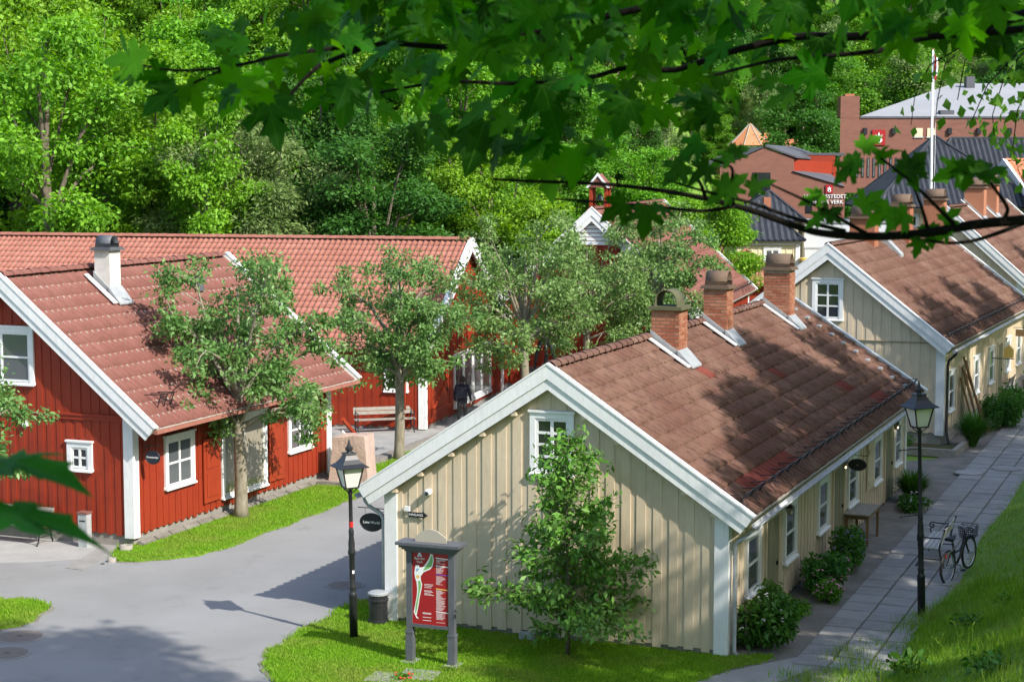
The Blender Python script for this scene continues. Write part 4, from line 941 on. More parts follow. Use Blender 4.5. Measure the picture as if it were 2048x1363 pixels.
# flagpole
fp = at(1863, 395, 95); fpo = thing('flagpole', 'tall white flagpole with a limp red pennant', 'flagpole', (fp.x, 95, 0)); zt = at(1862, 100, 95).z
MB().tube([(0, 0, 0), (-.05, 0, zt*.6), (-.1, 0, zt)], [.1, .08, .045], 10).build('pole', M['white_paint'], fpo, smooth=True)
MB().lathe([(.02, 0), (.09, .06), (.09, .1), (.02, .18)], 10, (-.1, 0, zt)).build('knob', M['gold'], fpo)
v = []; f = []
for j in range(14):
    z = zt-.1-j*.1; wv = .26*math.sin(min(1, j/3)*1.5)*(1-j/20); 
    for i in range(4): v.append((-.03+wv*i/3, -.1+.07*math.sin(j*.9+i*2), z-.1*i))
for j in range(13):
    for i in range(3): f.append((j*4+i, j*4+i+1, j*4+i+5, j*4+i+4))
fl = link(bpy.data.objects.new('pennant', np_mesh('pennant', np.array(v), np.array(f), M['red_band'])), fpo)
MB().tube([(.07, -.16, zt-.4), (.1, -.17, zt-.9), (.06, -.16, zt-1.35)], .05, 5).build('pennant_stripe', M['white_print'], fpo)
MB().tube([(.16, -.02, 1), (.12, -.02, zt*.7), (-.04, -.02, zt-.1)], .012, 4).build('halyard', M['white_print'], fpo)
# brick hall
hall = thing('brick_hall', 'large red brick hall with grey hipped roof and tall square chimney', 'building', (0, 0, 0))
X0, YH = 21.5, 118
MB().prism([(X0, YH), (80, YH), (80, YH+30), (X0+7.5, YH+30)], 7.0, 11.85, 'z').build('wall', M['far_brick'], hall); MB().prism([(X0+3, YH+3), (80, YH+3), (80, YH+29), (X0+10, YH+29)], 0, 7.0, 'z').build('lower_wall', M['far_brick'], hall)
MB().box(X0, X0+1.25, YH+.0, YH+1.3, 11.86, 13.3).build('chimney', M['far_brick'], hall); MB().box(X0+.35, X0+.95, YH+.3, YH+.9, 13.3, 13.45).build('chimney_top', M['brick'], hall)
MB().prism([(X0+1.3, YH-.06), (80, YH-.06), (80, YH+30), (X0+8.6, YH+30)], 11.85, 11.97, 'z').build('coping', M['dark_roof'], hall)
MB().add([(X0+1.3, YH+.1, 11.98), (85, YH+.1, 11.98), (85, YH+28, 11.98), (X0+8.2, YH+28, 11.98), (X0+11.2, YH+16, 14.8), (85, YH+16, 14.95)], [(0, 1, 5, 4), (2, 3, 4, 5), (3, 0, 4), (1, 2, 5)]).build('roof', M['hall_roof'], hall)
for px in (1892, 2036): p = at(px, 228, YH+1.2); MB().box(p.x-.45, p.x+.45, YH+.8, YH+1.6, 11.95, 12.4).build('roof_vent', M['dark_roof'], hall)
for px in (1938,): p = at(px, 172, YH+14); MB().box(p.x-.3, p.x+.3, YH+13.5, YH+14.3, 14.2, 15.2).build('roof_vent', M['dark_roof'], hall)
for px in (1730, 1787, 1899, 1957, 2019):
    p = at(px, 262, YH); o = MB().box(p.x-.12, p.x+.12, YH-.18, YH, p.z-.2, p.z+.2).build('wall_light', M['near_black'], hall)
for px in (1837, 1862):
    p = at(px, 265, YH); o = MB().box(p.x-.26, p.x+.26, YH-.05, YH, p.z-.28, p.z+.28).build('window', M['cream_paint'], hall); MB().box(p.x-.32, p.x+.32, YH-.07, YH, p.z-.36, p.z-.28).build('sill', M['lead'], o)
for k in range(9):
    p = at(1714+k*11.2, 335, YH); o = MB().box(p.x-.09, p.x+.09, YH-.03, YH, 8.0, 9.28).build('slot_window', M['near_black'], hall); MB().box(p.x-.045, p.x+.045, YH-.04, YH-.029, 8.06, 9.22).build('pane', M['glass_mid'], o)
def emblem(root, cx_, Y, cz, w, h, l=None):
    o = MB().box(cx_-w/2, cx_+w/2, Y-.1, Y-.02, cz-h/2, cz+h/2).build('emblem_board', M['red_panel'], root)
    mb = MB()
    mb.prism([(cx_-w*.2, cz-h*.02), (cx_-w*.28, cz+h*.2), (cx_-w*.1, cz+h*.1), (cx_, cz+h*.36), (cx_+w*.1, cz+h*.1), (cx_+w*.28, cz+h*.2), (cx_+w*.2, cz-h*.02)], Y-.13, Y-.1)
    mb.prism([(cx_-w*.22, cz-h*.06), (cx_+w*.22, cz-h*.06), (cx_+w*.28, cz-h*.2), (cx_+w*.1, cz-h*.36), (cx_-w*.1, cz-h*.36), (cx_-w*.28, cz-h*.2)], Y-.13, Y-.1)
    mb.build('crest', M['white_print'], o)
    MB().box(cx_-w*.1, cx_+w*.1, Y-.14, Y-.129, cz-h*.28, cz-h*.12).build('crest_heart', M['navy'], o); return o
p = at(1757, 275, YH); emblem(hall, p.x, YH, p.z, .86, 1.0)
# lower brick shop
YS = 112; shp = thing('brick_shop', 'lower brick shop building with red clerestory and white lettering', 'building', (0, 0, 0))
q = lambda x, y, Y=YS: (at(x, y, Y).x, at(x, y, Y).z)
poly = [(q(1440, 330)[0], 0), (q(1690, 330)[0], 0), q(1690, 373), q(1588, 343), q(1588, 317), q(1530, 295), q(1440, 335)]
MB().prism(poly, YS, YS+3).build('wall', M['far_brick'], shp)
a0, a1, a2 = q(1440, 333), q(1530, 293), q(1590, 316)
MB().add([(a0[0], YS-.1, a0[1]), (a1[0], YS-.1, a1[1]), (a1[0], YS+14, a1[1]), (a0[0], YS+14, a0[1])], [(0, 1, 2, 3)]).build('roof', M['dark_roof'], shp)
MB().hexa([(a1[0], YS-.1, a1[1]), (a2[0]+.1, YS-.1, a2[1]), (a2[0]+4.5, YS+13, a2[1]-.2), (a1[0]+4, YS+14, a1[1])], [(a1[0], YS-.1, a1[1]+.12), (a2[0]+.1, YS-.1, a2[1]+.12), (a2[0]+4.5, YS+13, a2[1]), (a1[0]+4, YS+14, a1[1]+.12)]).build('roof', M['dark_roof'], shp)
e0, e1 = q(1585, 342), q(1690, 373)
MB().add([(e0[0], YS-.12, e0[1]), (e1[0], YS-.12, e1[1]), (e1[0], YS+6, e1[1]+.9), (e0[0], YS+6, e0[1]+.1)], [(0, 1, 2, 3)]).build('lower_roof', M['dark_roof'], shp)
MB().add([(a1[0], YS+.2, 9.3), (a2[0]-.02, YS+.5, 9.17), (a2[0]+3.6, YS+5.6, 9.0), (a2[0]+3.6, YS+5.6, 7), (a2[0]-.02, YS+.5, 7)], [(1, 4, 3, 2)]).build('clerestory', M['red_paint'], shp)
pl = MB().box(a2[0]+.0, a2[0]+3.4, YS+5.0, YS+5.2, 8.3, 9.45).build('clerestory_wall', M['red_paint'], shp)
for px in (1620, 1631): p = at(px, 331, YS+5); MB().box(p.x-.12, p.x+.12, YS+4.94, YS+5.0, p.z-.28, p.z+.28).build('window', M['near_black'], shp)
MB().box(a1[0]+.2, a2[0]+4, YS+5, YS+13, 9.42, 9.6).build('upper_roof', M['dark_roof'], shp)
p0, p1 = q(1505, 345), q(1540, 405); MB().box(p0[0], p1[0], YS-.06, YS, p1[1], p0[1]).build('window', M['glass_dark'], shp)
p0, p1 = q(1612, 395), q(1624, 425); MB().box(p0[0], p1[0], YS-.06, YS, p1[1], p0[1]).build('window', M['glass_dark'], shp)
p = at(1658, 378, YS); emblem(shp, p.x, YS, p.z, .44, .52)
p = at(1650, 393, YS); text_mesh('lettering', 'HANDELSSTEDET', .34, M['white_print'], shp, T(p.x, YS-.06, p.z) @ FACE, .02)
p = at(1650, 404, YS); text_mesh('lettering', 'BÆRUMS VERK', .34, M['white_print'], shp, T(p.x, YS-.06, p.z) @ FACE, .02)
p0, p1 = q(1518, 385), q(1545, 391); ob = MB().box(p0[0], p1[0], YS-.12, YS-.04, p1[1]-.02, p0[1]+.02).build('sign_board', M['white_print'], shp)
text_mesh('lettering', 'interiør', .26, M['navy'], shp, T((p0[0]+p1[0])/2, YS-.13, (p0[1]+p1[1])/2) @ FACE, .004)
text_mesh('lettering', 'vinn', .3, M['navy'], shp, T(p0[0]-.35, YS-.07, (p0[1]+p1[1])/2) @ FACE, .02)
# orange tower and roofs far behind
tw_ = thing('tiled_tower', 'white round tower house with orange tiled pointed roof before the wood', 'building', (24.45, 185, 0)); hb = H(24.45, 185)
MB().lathe([(2.0, hb-2), (2.0, 10.75)], 8, (0, 0, 0), PI/8).build('wall', M['white_paint'], tw_)
MB().lathe([(2.3, 10.72), (1.2, 11.75), (.16, 12.8), (.12, 12.95)], 8, (0, 0, 0), PI/8).build('roof', M['tile_orange'], tw_)
for k in range(8): t = PI/8+k*PI/4; MB().tube([(2.3*math.cos(t), 2.3*math.sin(t), 10.75), (1.2*math.cos(t), 1.2*math.sin(t), 11.78), (.14*math.cos(t), .14*math.sin(t), 12.84)], .06, 5).build('ridge_tile', M['concrete'], tw_)
MB().box(1.6, 2.1, 1, 1.5, 10.5, 12.0).build('chimney', M['tile_orange'], tw_)
for (xa, xb, zt, l) in ((1535, 1580, 279, 'low orange tiled roof just right of the pointed tower'), (1648, 1690, 265, 'orange tiled gable roof partly hidden by the brick hall')):
    t = thing('orange_roofed_house', l, 'house', (0, 0, 0)); A_, B_ = at(xa, 296, 190), at(xb, zt, 190)
    MB().box(A_.x, B_.x+2, 190, 198, 4, A_.z).build('wall', M['white_paint'], t)
    MB().add([(A_.x-.3, 189.6, A_.z), (B_.x+2.3, 189.6, A_.z), (B_.x+2.3, 198.4, A_.z), (A_.x-.3, 198.4, A_.z), (A_.x+1.4, 194, B_.z+.1), (B_.x+2.3, 194, B_.z+.1)], [(0, 1, 5, 4), (1, 2, 5), (2, 3, 4, 5), (3, 0, 4)]).build('roof', M['tile_orange'], t)
# ------------------------------------------------------------------ street furniture
def loc1(s_, t_, z=0.): q = RM1 @ Vector((s_, t_, z)); return (q.x, q.y, q.z)
def frustum(r0, z0, r1, z1): return [(-r0, -r0, z0), (r0, -r0, z0), (r0, r0, z0), (-r0, r0, z0)], [(-r1, -r1, z1), (r1, -r1, z1), (r1, r1, z1), (-r1, r1, z1)]
def lamp_post(loc, label, h, rz, lean=(0, 0), arms=(), band=False):
    t = thing('street_lamp', label, 'street lamp', loc, rz); t.rotation_euler = (lean[0], lean[1], rz); k = h-.98
    MB().lathe([(.078, 0), (.078, .85), (.085, .87), (.06, .9), (.06, .98), (.068, 1.0), (.055, 1.03), (.055, 1.62), (.072, 1.64), (.072, 1.7), (.06, 1.74), (.062, 1.86), (.045, 1.98), (.05, 2.03), (.05, 2.1), (.038, 2.13), (.036, k-.05), (.05, k-.03), (.03, k+.04), (.03, k+.08)], 16).build('pole', M['black_iron'], t, smooth=True)
    for a_ in range(4):
        c_, s_ = math.cos(a_*PI/2+PI/4), math.sin(a_*PI/2+PI/4); MB().tube([(.03*c_, .03*s_, k-.02), (.11*c_, .11*s_, k+.03), (.16*c_, .16*s_, k+.085)], .01, 5).build('bracket', M['black_iron'], t)
    MB().hexa(*frustum(.135, k+.075, .135, k+.1)).build('tray', M['black_iron'], t)
    MB().hexa(*frustum(.115, k+.1, .195, k+.47)).build('glass', M['opal'], t)
    for sx, sy in ((-1, -1), (1, -1), (1, 1), (-1, 1)): MB().bar((sx*.122, sy*.122, k+.09), (sx*.202, sy*.202, k+.475), .022).build('corner_bar', M['black_iron'], t)
    mb = MB().hexa(*frustum(.205, k+.455, .205, k+.475)); prof = [(.285, .47), (.285, .485), (.2, .545), (.14, .62), (.1, .7), (.095, .72)]
    for (r0, z0), (r1_, z1) in zip(prof, prof[1:]): mb.hexa(*frustum(r0, k+z0, r1_, k+z1))
    mb.hexa(*frustum(.115, k+.72, .11, k+.74)); mb.build('roof', M['black_iron'], t)
    MB().lathe([(.06, .74), (.045, .77), (.075, .8), (.07, .84), (.04, .865), (.03, .9), (.008, .99)], 12, (0, 0, k)).build('finial', M['black_iron'], t)
    for z, l_ in arms: MB().tube([(0, 0, z), (-l_, 0, z)], .011, 6).lathe([(.0, -.025), (.025, -.01), (.025, .01), (0, .025)], 8, (-l_-.01, 0, z)).build('ladder_arm', M['black_iron'], t)
    if band: MB().lathe([(.041, 2.16), (.041, 2.27)], 14).build('band', M['red_band'], t); MB().box(-.02, .02, -.062, -.054, 1.28, 1.34).build('sticker', M['white_print'], t)
    return t
lamp_post((-3.0, 33.24, 0), 'black lamp post with a red band, beside the corner of the yellow gable', 3.82, .45, (0, R(-1.0)), band=True)
lamp_post((8.12, 34.75, .0), 'tall black lamp post at the edge of the paved footpath', 4.75, .3, (0, R(-2.2)), arms=((2.1, .42), (3.42, .42)))

def bench(loc, rz, label, L=1.8, slat='wood_grey', scroll=True):
    t = thing('bench', label, 'bench', loc, rz)
    for k in range(4): MB().box(-L/2, L/2, .02+k*.105, .11+k*.105, .42+.012*(k == 0), .45).build('seat_slat', M[slat], t)
    for k in range(2): MB().hexa([(-L/2, .46+k*.03, .58+k*.13), (L/2, .46+k*.03, .58+k*.13), (L/2, .485+k*.03, .58+k*.13), (-L/2, .485+k*.03, .58+k*.13)], [(-L/2, .485+k*.03, .69+k*.13), (L/2, .485+k*.03, .69+k*.13), (L/2, .51+k*.03, .69+k*.13), (-L/2, .51+k*.03, .69+k*.13)]).build('back_slat', M[slat], t)
    for sx in (-1, 1):
        x = sx*(L/2-.08); mb = MB()
        mb.tube([(x, -.06, 0), (x, .0, .1), (x, .03, .25), (x, .0, .4), (x, .02, .43)], .02, 6).tube([(x, .56, 0), (x, .5, .12), (x, .46, .3), (x, .44, .43), (x, .5, .7), (x, .55, .86)], .02, 6)
        mb.tube([(x, .0, .41), (x, .46, .41)], .018, 6).tube([(x, .02, .18), (x, .48, .18)], .012, 6); mb.build('leg', M['black_iron'], t)
        if scroll:
            pts = [(x, .49, .66), (x, .3, .655), (x, .1, .66)]+[(x, .02+.075*(1-k/14)*math.cos(1.6+k*.62), .6+.075*(1-k/14)*math.sin(1.6+k*.62)) for k in range(13)]
            MB().tube(pts, .016, 6).tube([(x, .0, .42), (x, -.03, .5), (x, .0, .54)], .016, 6).build('armrest', M['black_iron'], t)
    return t
bench((-4.2, 59.15, .01), .25, 'grey slatted bench with iron arms against the red barn wall', 2.05)
q = RMR @ Vector((.35, -.42, 0)); bench((q.x, q.y, .01), -.381, 'grey bench with wide backrest below the red gable at the left edge', 2.0)
bench((9.38, 39.95, .06), -YAW-PI/2, 'pale bench with iron scroll arms on the footpath, behind the bicycle', 1.9, 'wood_pale')
bench((18.6, 68.0, .03), -.417+PI/2+PI, 'bench with iron armrests and pale cushion on the far footpath', 1.5)

# bicycle
bk = thing('bicycle', 'black bicycle with front basket leaning by the path bench', 'bicycle', (9.38, 37.75, .0), 0)
dv = Vector((.62, .785)); bk.rotation_euler = (R(-6), 0, math.atan2(dv.y, dv.x)); bk.rotation_mode = 'ZYX'; bk.rotation_euler = (R(7), R(-5), math.atan2(dv.y, dv.x))
def ring(r, rr, n=30, m=6, c=(0, 0, 0)):
    mb = MB(); pts = [(c[0]+r*math.cos(2*PI*k/n), c[1], c[2]+r*math.sin(2*PI*k/n)) for k in range(n+1)]; mb.tube(pts, rr, m, False); return mb
for i, x in enumerate((0, 1.06)):
    wl = ring(.335, .027, c=(x, 0, .355)).build('wheel', M['rubber'], bk, smooth=True); ring(.305, .014, c=(x, 0, .355)).build('rim', M['steel'], wl, smooth=True)
    mb = MB()
    for k in range(16): t_ = k*PI/8; mb.tube([(x, .02*(-1)**k, .355), (x+.31*math.cos(t_), 0, .355+.31*math.sin(t_))], .0022, 3)
    mb.build('spokes', M['steel'], wl); MB().tube([(x, -.05, .355), (x, .05, .355)], .025, 8).build('hub', M['steel'], wl)
    mb = MB(); pts = [(x+.375*math.cos(t_), 0, .355+.375*math.sin(t_)) for t_ in np.linspace(R(35 if i else 20), R(165 if i else 190), 12)]; mb.tube(pts, .018, 5); mb.build('mudguard', M['near_black'], bk)
MB().tube([(0, .05, .355), (.43, .03, .3), (.3, 0, .82)], .02, 6).tube([(0, .05, .355), (.3, 0, .72)], .011, 6).tube([(0, -.05, .355), (.43, -.03, .3)], .012, 6).tube([(.43, 0, .3), (.62, 0, .42), (.88, 0, .82)], .027, 8).tube([(.34, 0, .58), (.62, 0, .56), (.88, 0, .74)], .02, 6).tube([(.86, 0, .95), (.92, 0, .7), (.96, 0, .55), (1.06, 0, .355)], .02, 6).build('frame', M['near_black'], bk, smooth=True)
MB().tube([(.3, 0, .82), (.28, 0, .92)], .013, 6).build('seat_post', M['steel'], bk)
MB().hexa([(.1, -.1, .92), (.1, .1, .92), (.42, .02, .93), (.42, -.02, .93)], [(.1, -.1, .98), (.1, .1, .98), (.42, .02, .96), (.42, -.02, .96)]).build('saddle', M['rubber'], bk)
MB().tube([(.62, .3, 1.03), (.76, .28, 1.06), (.86, .12, 1.05), (.87, 0, .99), (.86, -.12, 1.05), (.76, -.28, 1.06), (.62, -.3, 1.03)], .012, 6).build('handlebar', M['steel'], bk, smooth=True)
for s_ in (-1, 1): MB().tube([(.58, .31*s_, 1.025), (.7, .29*s_, 1.05)], .018, 7).build('grip', M['rubber'], bk)
mb = MB()
for k in range(6):
    z = .72+k*.05; g_ = .02*k/5; x0, x1, y = .94-g_, 1.2+g_, .15+g_; mb.tube([(x0, -y, z), (x1, -y, z), (x1, y, z), (x0, y, z), (x0, -y, z)], .005, 4)
for k in range(8):
    f = k/7; mb.bar((.94+.26*f, -.15, .72), (.92+.3*f, -.17, .97), .006).bar((.94+.26*f, .15, .72), (.92+.3*f, .17, .97), .006).bar((.94, -.15+.3*f, .72), (.92, -.17+.34*f, .97), .006).bar((1.2, -.15+.3*f, .72), (1.22, -.17+.34*f, .97), .006).bar((.94+.26*f, -.15, .72), (.94+.26*f, .15, .72), .006)
mb.build('basket', M['near_black'], bk)
MB().tube([(.43, -.06, .3), (.43, .06, .3)], .02, 8).tube([(.43, -.07, .3), (.5, -.07, .16)], .01, 5).tube([(.43, .07, .3), (.36, .07, .44)], .01, 5).build('crank', M['steel'], bk)
MB().box(.45, .55, -.17, -.07, .145, .165).build('pedal', M['rubber'], bk)
MB().tube([(-.1, .06, .7), (-.1, .06, .72), (.28, .06, .72), (.28, -.06, .72), (-.1, -.06, .72), (-.1, .06, .72)], .007, 4).tube([(-.06, .06, .72), (0, .05, .36)], .006, 4).build('rack', M['steel'], bk)
MB().box(-.14, -.1, -.03, .03, .62, .7).build('rear_light', M['red_band'], bk)
MB().tube([(.4, .04, .3), (.38, .16, .02)], .009, 5).build('kickstand', M['steel'], bk)

# table against the wall
tb = thing('table', 'weathered wooden table standing against the yellow side wall', 'table', loc1(3.76, 11.25), -YAW)
for k in range(4): MB().box(-.3+k*.152, -.154+k*.152, -.72, .72, .74, .77).build('board', M['wood_grey'], tb)
for sx in (-.25, .25):
    for sy in (-.64, .64): MB().hexa([(sx-.025, sy-.025, 0), (sx+.025, sy-.025, 0), (sx+.025, sy+.025, 0), (sx-.025, sy+.025, 0)], [(sx-.035, sy-.035, .74), (sx+.035, sy-.035, .74), (sx+.035, sy+.035, .74), (sx-.035, sy+.035, .74)]).build('leg', M['wood_brown'], tb)
MB().box(-.27, .27, -.65, -.63, .64, .74).box(-.27, .27, .63, .65, .64, .74).box(-.27, -.25, -.63, .63, .64, .74).box(.25, .27, -.63, .63, .64, .74).build('apron', M['wood_brown'], tb)

# information board
plain('shade_beige', (.40, .36, .29), .7)
ib = thing('information_board', 'grey framed information board with dark red map panel, before the yellow gable', 'sign', (-1.45, 31.5, 0), -.36)
for sx in (-1, 1):
    x = sx*.41; MB().box(x-.055, x+.055, -.055, .055, .58, 2.1).build('post', M['slate_paint'], ib); MB().box(x-.068, x+.068, -.068, .068, .06, .58).box(x-.075, x+.075, -.075, .075, .56, .6).build('plinth', M['slate_paint'], ib)
    MB().box(x-.14, x+.14, -.17, .17, .0, .05).build('foot', M['concrete'], ib)
mb = MB()
for d, z0, z1 in ((.02, 2.06, 2.1), (.06, 2.1, 2.14), (.1, 2.14, 2.19), (.15, 2.19, 2.24)): mb.box(-.465-d, .465+d, -.06-d, .06+d, z0, z1)
mb.build('cornice', M['slate_paint'], ib)
MB().prism([(-.3, 2.24), (.3, 2.24), (.3, 2.33), (.12, 2.45), (-.02, 2.48), (-.14, 2.45), (-.3, 2.33)], -.015, .015).build('crest_panel', M['shade_beige'], ib)
MB().box(-.355, .355, -.05, .05, .68, .74).build('bottom_rail', M['slate_paint'], ib)
pnl = MB().box(-.355, .355, -.03, .03, .74, 2.06).build('panel', M['red_panel'], ib)
U = lambda x, y: (-.355+.71*(x-105)/590, 2.06-1.32*(y-80)/1150)       # from the enlarged view of the panel
outl = [(400, 100), (440, 110), (455, 200), (435, 300), (390, 350), (290, 400), (240, 470), (245, 540), (265, 600), (250, 690), (225, 800), (205, 930), (180, 1060), (170, 1100), (205, 1150), (170, 1140), (125, 1050), (150, 930), (175, 800), (185, 690), (175, 570), (150, 500), (140, 420), (150, 350), (160, 300), (215, 290), (220, 330), (280, 320), (340, 240), (380, 170)]
def flat(pts, d, mat, nm): return MB().prism([U(*p) for p in pts], -.03-d, -.0302).build(nm, M[mat], pnl)
flat(outl, .0015, 'white_print', 'map')
flat([(410, 130), (435, 130), (440, 210), (415, 300), (370, 340), (280, 380), (300, 340), (360, 260), (395, 190)], .0025, 'green_print', 'map_area')
flat([(200, 540), (235, 545), (250, 610), (235, 690), (210, 800), (190, 930), (165, 1060), (150, 1060), (160, 930), (190, 800), (205, 690)], .0026, 'green_print', 'map_area')
flat([(170, 350), (210, 345), (220, 360), (180, 400), (165, 400)], .0027, 'blue_print', 'map_area'); flat([(170, 460), (220, 450), (225, 500), (175, 505)], .0028, 'ochre_print', 'map_area')
P = lambda x, y: T(U(x, y)[0], -.0325, U(x, y)[1]) @ FACE
text_mesh('lettering', 'Bærums\nVerk', .062, M['white_print'], pnl, P(225, 215), .0008)
flat([(190, 165), (200, 120), (225, 90), (250, 120), (262, 165), (225, 150)], .0015, 'white_print', 'crest')
flat([(205, 140), (225, 115), (245, 140), (225, 150)], .0022, 'blue_print', 'crest')
for y, mt in ((160, 'white_print'), (283, 'white_print'), (418, 'violet_print'), (648, 'ochre_print'), (1010, 'white_print')): flat([(487, y-9), (690, y+3), (690, y+18), (487, y+6)], .0015, mt, 'heading_bar')
mb = MB(); rg = random.Random(2)
for y in list(range(185, 232, 14))+[246]+list(range(305, 400, 13))+list(range(450, 590, 14))+list(range(672, 990, 12))+list(range(1035, 1140, 12))+[1180]:
    x0_, z0_ = U(492, y); x1_ = U(492+rg.uniform(60, 150), y)[0]; mb.box(x0_, x1_, -.0312, -.0302, z0_-.0025, z0_+.0025)
for y in (590, 612, 640, 690, 708, 738, 756): x0_, z0_ = U(300, y); x1_ = U(rg.uniform(400, 460), y)[0]; mb.box(x0_, x1_, -.0312, -.0302, z0_-.004, z0_+.004)
for y in (1045, 1060, 1115, 1165): x0_, z0_ = U(270, y); mb.box(x0_, U(410, y)[0], -.0312, -.0302, z0_-.004, z0_+.004)
mb.build('small_print', M['white_print'], pnl)
# litter bin
bn_ = thing('litter_bin', 'black cylindrical litter bin with grey lid at the yellow house corner', 'bin', (-2.62, 34.35, 0))
MB().lathe([(.2, .02), (.2, .1), (.185, .11), (.185, .46), (.205, .47), (.205, .51), (.19, .52), (.19, .6)], 20).build('body', M['black_iron'], bn_, smooth=False); MB().lathe([(.205, .6), (.205, .635), (.16, .655), (.03, .66)], 20).build('lid', M['lead'], bn_)
MB().box(-.3, .3, -.28, .28, -.02, .018).build('base_slab', M['concrete'], bn_)

# signs
def oval_sign(name, label, loc, rz, rx, rzv, txt, size, arm, drop=.1, armside=1, mat='near_black', tmat='white_print'):
    t = thing(name, label, 'sign', loc, rz); mb = MB(); n_ = 28
    mb.prism([(rx*math.cos(2*PI*k/n_), rzv*math.sin(2*PI*k/n_)) for k in range(n_)], -.015, .015); mb.build('board', M[mat], t)
    pts = [(rx*.97*math.cos(2*PI*k/n_), -.016, rzv*.97*math.sin(2*PI*k/n_)) for k in range(n_+1)]; MB().tube(pts, .006, 4, False).build('edging', M['black_iron'], t)
    text_mesh('lettering', txt, size, M[tmat], t, T(0, -.017, 0) @ FACE, .002)
    z = rzv+drop; e = armside*(rx+arm); MB().tube([(-armside*rx*1.15, 0, z), (e, 0, z)], .009, 5).tube([(-rx*.55, 0, z), (-rx*.55, 0, rzv*.8)], .004, 4).tube([(rx*.55, 0, z), (rx*.55, 0, rzv*.8)], .004, 4).build('bracket', M['black_iron'], t)
    sp = [(e-armside*(.1+.06*(1-k/12)*math.cos(k*.6)), 0, z-.1+.06*(1-k/12)*math.sin(k*.6)) for k in range(12)]
    MB().tube(sp, .006, 4).tube([(e, 0, z-.3), (e-armside*.12, 0, z-.1), (e-armside*.25, 0, z)], .007, 4).build('scroll', M['black_iron'], t); return t
oval_sign('hanging_sign', 'black oval hanging sign beside the lamp post with the red band', loc1(-3.83, .32, 1.93), -YAW, .26, .185, 'Lune World', .074, .12)
q = RMR @ Vector((3.84, .55, 2.13)); oval_sign('hanging_sign', 'dark blue oval hanging sign at the corner of the red house', q, -.381, .2, .165, 'Kunstnerlys', .066, .12, .12, -1, 'navy')
oval_sign('hanging_sign', 'black oval hanging sign above the table on the yellow side wall', loc1(3.82, 10.25, 2.0), -YAW, .22, .14, 'o', .06, .12, .08, -1)
ar = thing('arrow_sign', 'black arrow sign reading INNGANG on the yellow gable', 'sign', loc1(-2.74, .15, 2.19), -YAW)
MB().prism([(-.2, -.05), (.1, -.05), (.1, -.075), (.21, 0), (.1, .075), (.1, .05), (-.2, .05)], -.015, .0).build('board', M['near_black'], ar); text_mesh('lettering', 'INNGANG', .064, M['white_print'], ar, T(-.04, -.017, 0) @ FACE, .001)
cmr = thing('security_camera', 'white dome camera on the yellow gable wall', 'camera', loc1(-2.5, .16, 2.66), -YAW)
mb = MB().lathe([(.07, 0), (.07, .08), (.055, .13)], 16); mb.v = [(x, -z, y) for x, y, z in mb.v]; mb.build('housing', M['white_paint'], cmr, smooth=True); mb = MB().lathe([(.045, .125), (.035, .155), (.01, .165)], 14); mb.v = [(x, -z, y-.012) for x, y, z in mb.v]; mb.build('lens', M['glass_dark'], cmr, smooth=True)
jb = thing('junction_box', 'small cream junction box above the arrow sign', 'box', loc1(-2.96, .16, 2.3), -YAW); MB().box(-.055, .055, -.05, 0, -.045, .045).build('box', M['white_paint'], jb); MB().tube([(-.055, -.02, 0), (-.12, -.02, .02), (-.14, -.02, -.06)], .008, 5).build('cable', M['lead'], jb)
vb = thing('ground_box', 'small grey utility box at the foot of the yellow gable', 'box', loc1(-.35, -.12, 0), -YAW); MB().box(-.15, .15, -.06, .06, 0, .17).build('box', M['galv'], vb); MB().box(-.13, .13, -.065, -.06, .03, .14).build('plate', M['lead'], vb)
def wall_lantern(s_, t_, z, label, lit=True):
    t = thing('wall_lantern', label, 'lantern', loc1(s_, t_, z), -YAW)
    MB().tube([(-.12, 0, .05), (0, 0, .08), (0, 0, .02)], .012, 5).build('bracket', M['black_iron'], t); MB().hexa(*frustum(.06, -.02, .09, .0)).hexa(*frustum(.09, 0, .03, .06)).build('roof', M['black_iron'], t)
    MB().hexa(*frustum(.03, -.17, .07, -.02)).build('cage', M['glass_warm'], t); MB().lathe([(.0, -.12), (.022, -.1), (.022, -.07), (.0, -.05)], 8, (.05, -.03, -.02)).build('bulb', M['bulb' if lit else 'opal'], t)
wall_lantern(3.6, 4.35, 2.05, 'small black wall lantern above the second side window', False); wall_lantern(3.6, 9.75, 2.12, 'lit wall lantern beside the oval sign above the table'); wall_lantern(3.6, 16.6, 2.1, 'lit wall lantern near the far end of the yellow side wall')

# pink boulder, post, logs
import bmesh
def rock(name, label, loc, sx, sy, sz, mat, seed, rz=0):
    bm = bmesh.new(); bmesh.ops.create_cube(bm, size=1); bmesh.ops.subdivide_edges(bm, edges=bm.edges[:], cuts=5, use_grid_fill=True)
    rg = random.Random(seed)
    from mathutils import noise as mn
    for v_ in bm.verts:
        c_ = v_.co.copy(); k = 1-.16*(c_.z+.5); n_ = mn.noise(c_*2.3+Vector((seed, 0, 0)))*.09+mn.noise(c_*6+Vector((seed, 3, 0)))*.03
        v_.co = Vector((c_.x*sx*k*(1+n_), c_.y*sy*k*(1+n_), (c_.z+.5)*sz*(1+n_*.4)+.06*c_.x*sz))
    me = bpy.data.meshes.new(name); bm.to_mesh(me); bm.free(); me.materials.append(M[mat]); t = thing(name, label, 'stone', loc, rz); link(bpy.data.objects.new('block', me), t); return t
st = rock('stone_block', 'tall rough pink stone block on grey slab behind the near lamp', (-4.45, 49.6, .1), 1.15, .8, 1.3, 'pink_stone', 4, -.3)
MB().box(-.85, .75, -.62, .6, -.12, .06).build('slab', M['stone'], st)
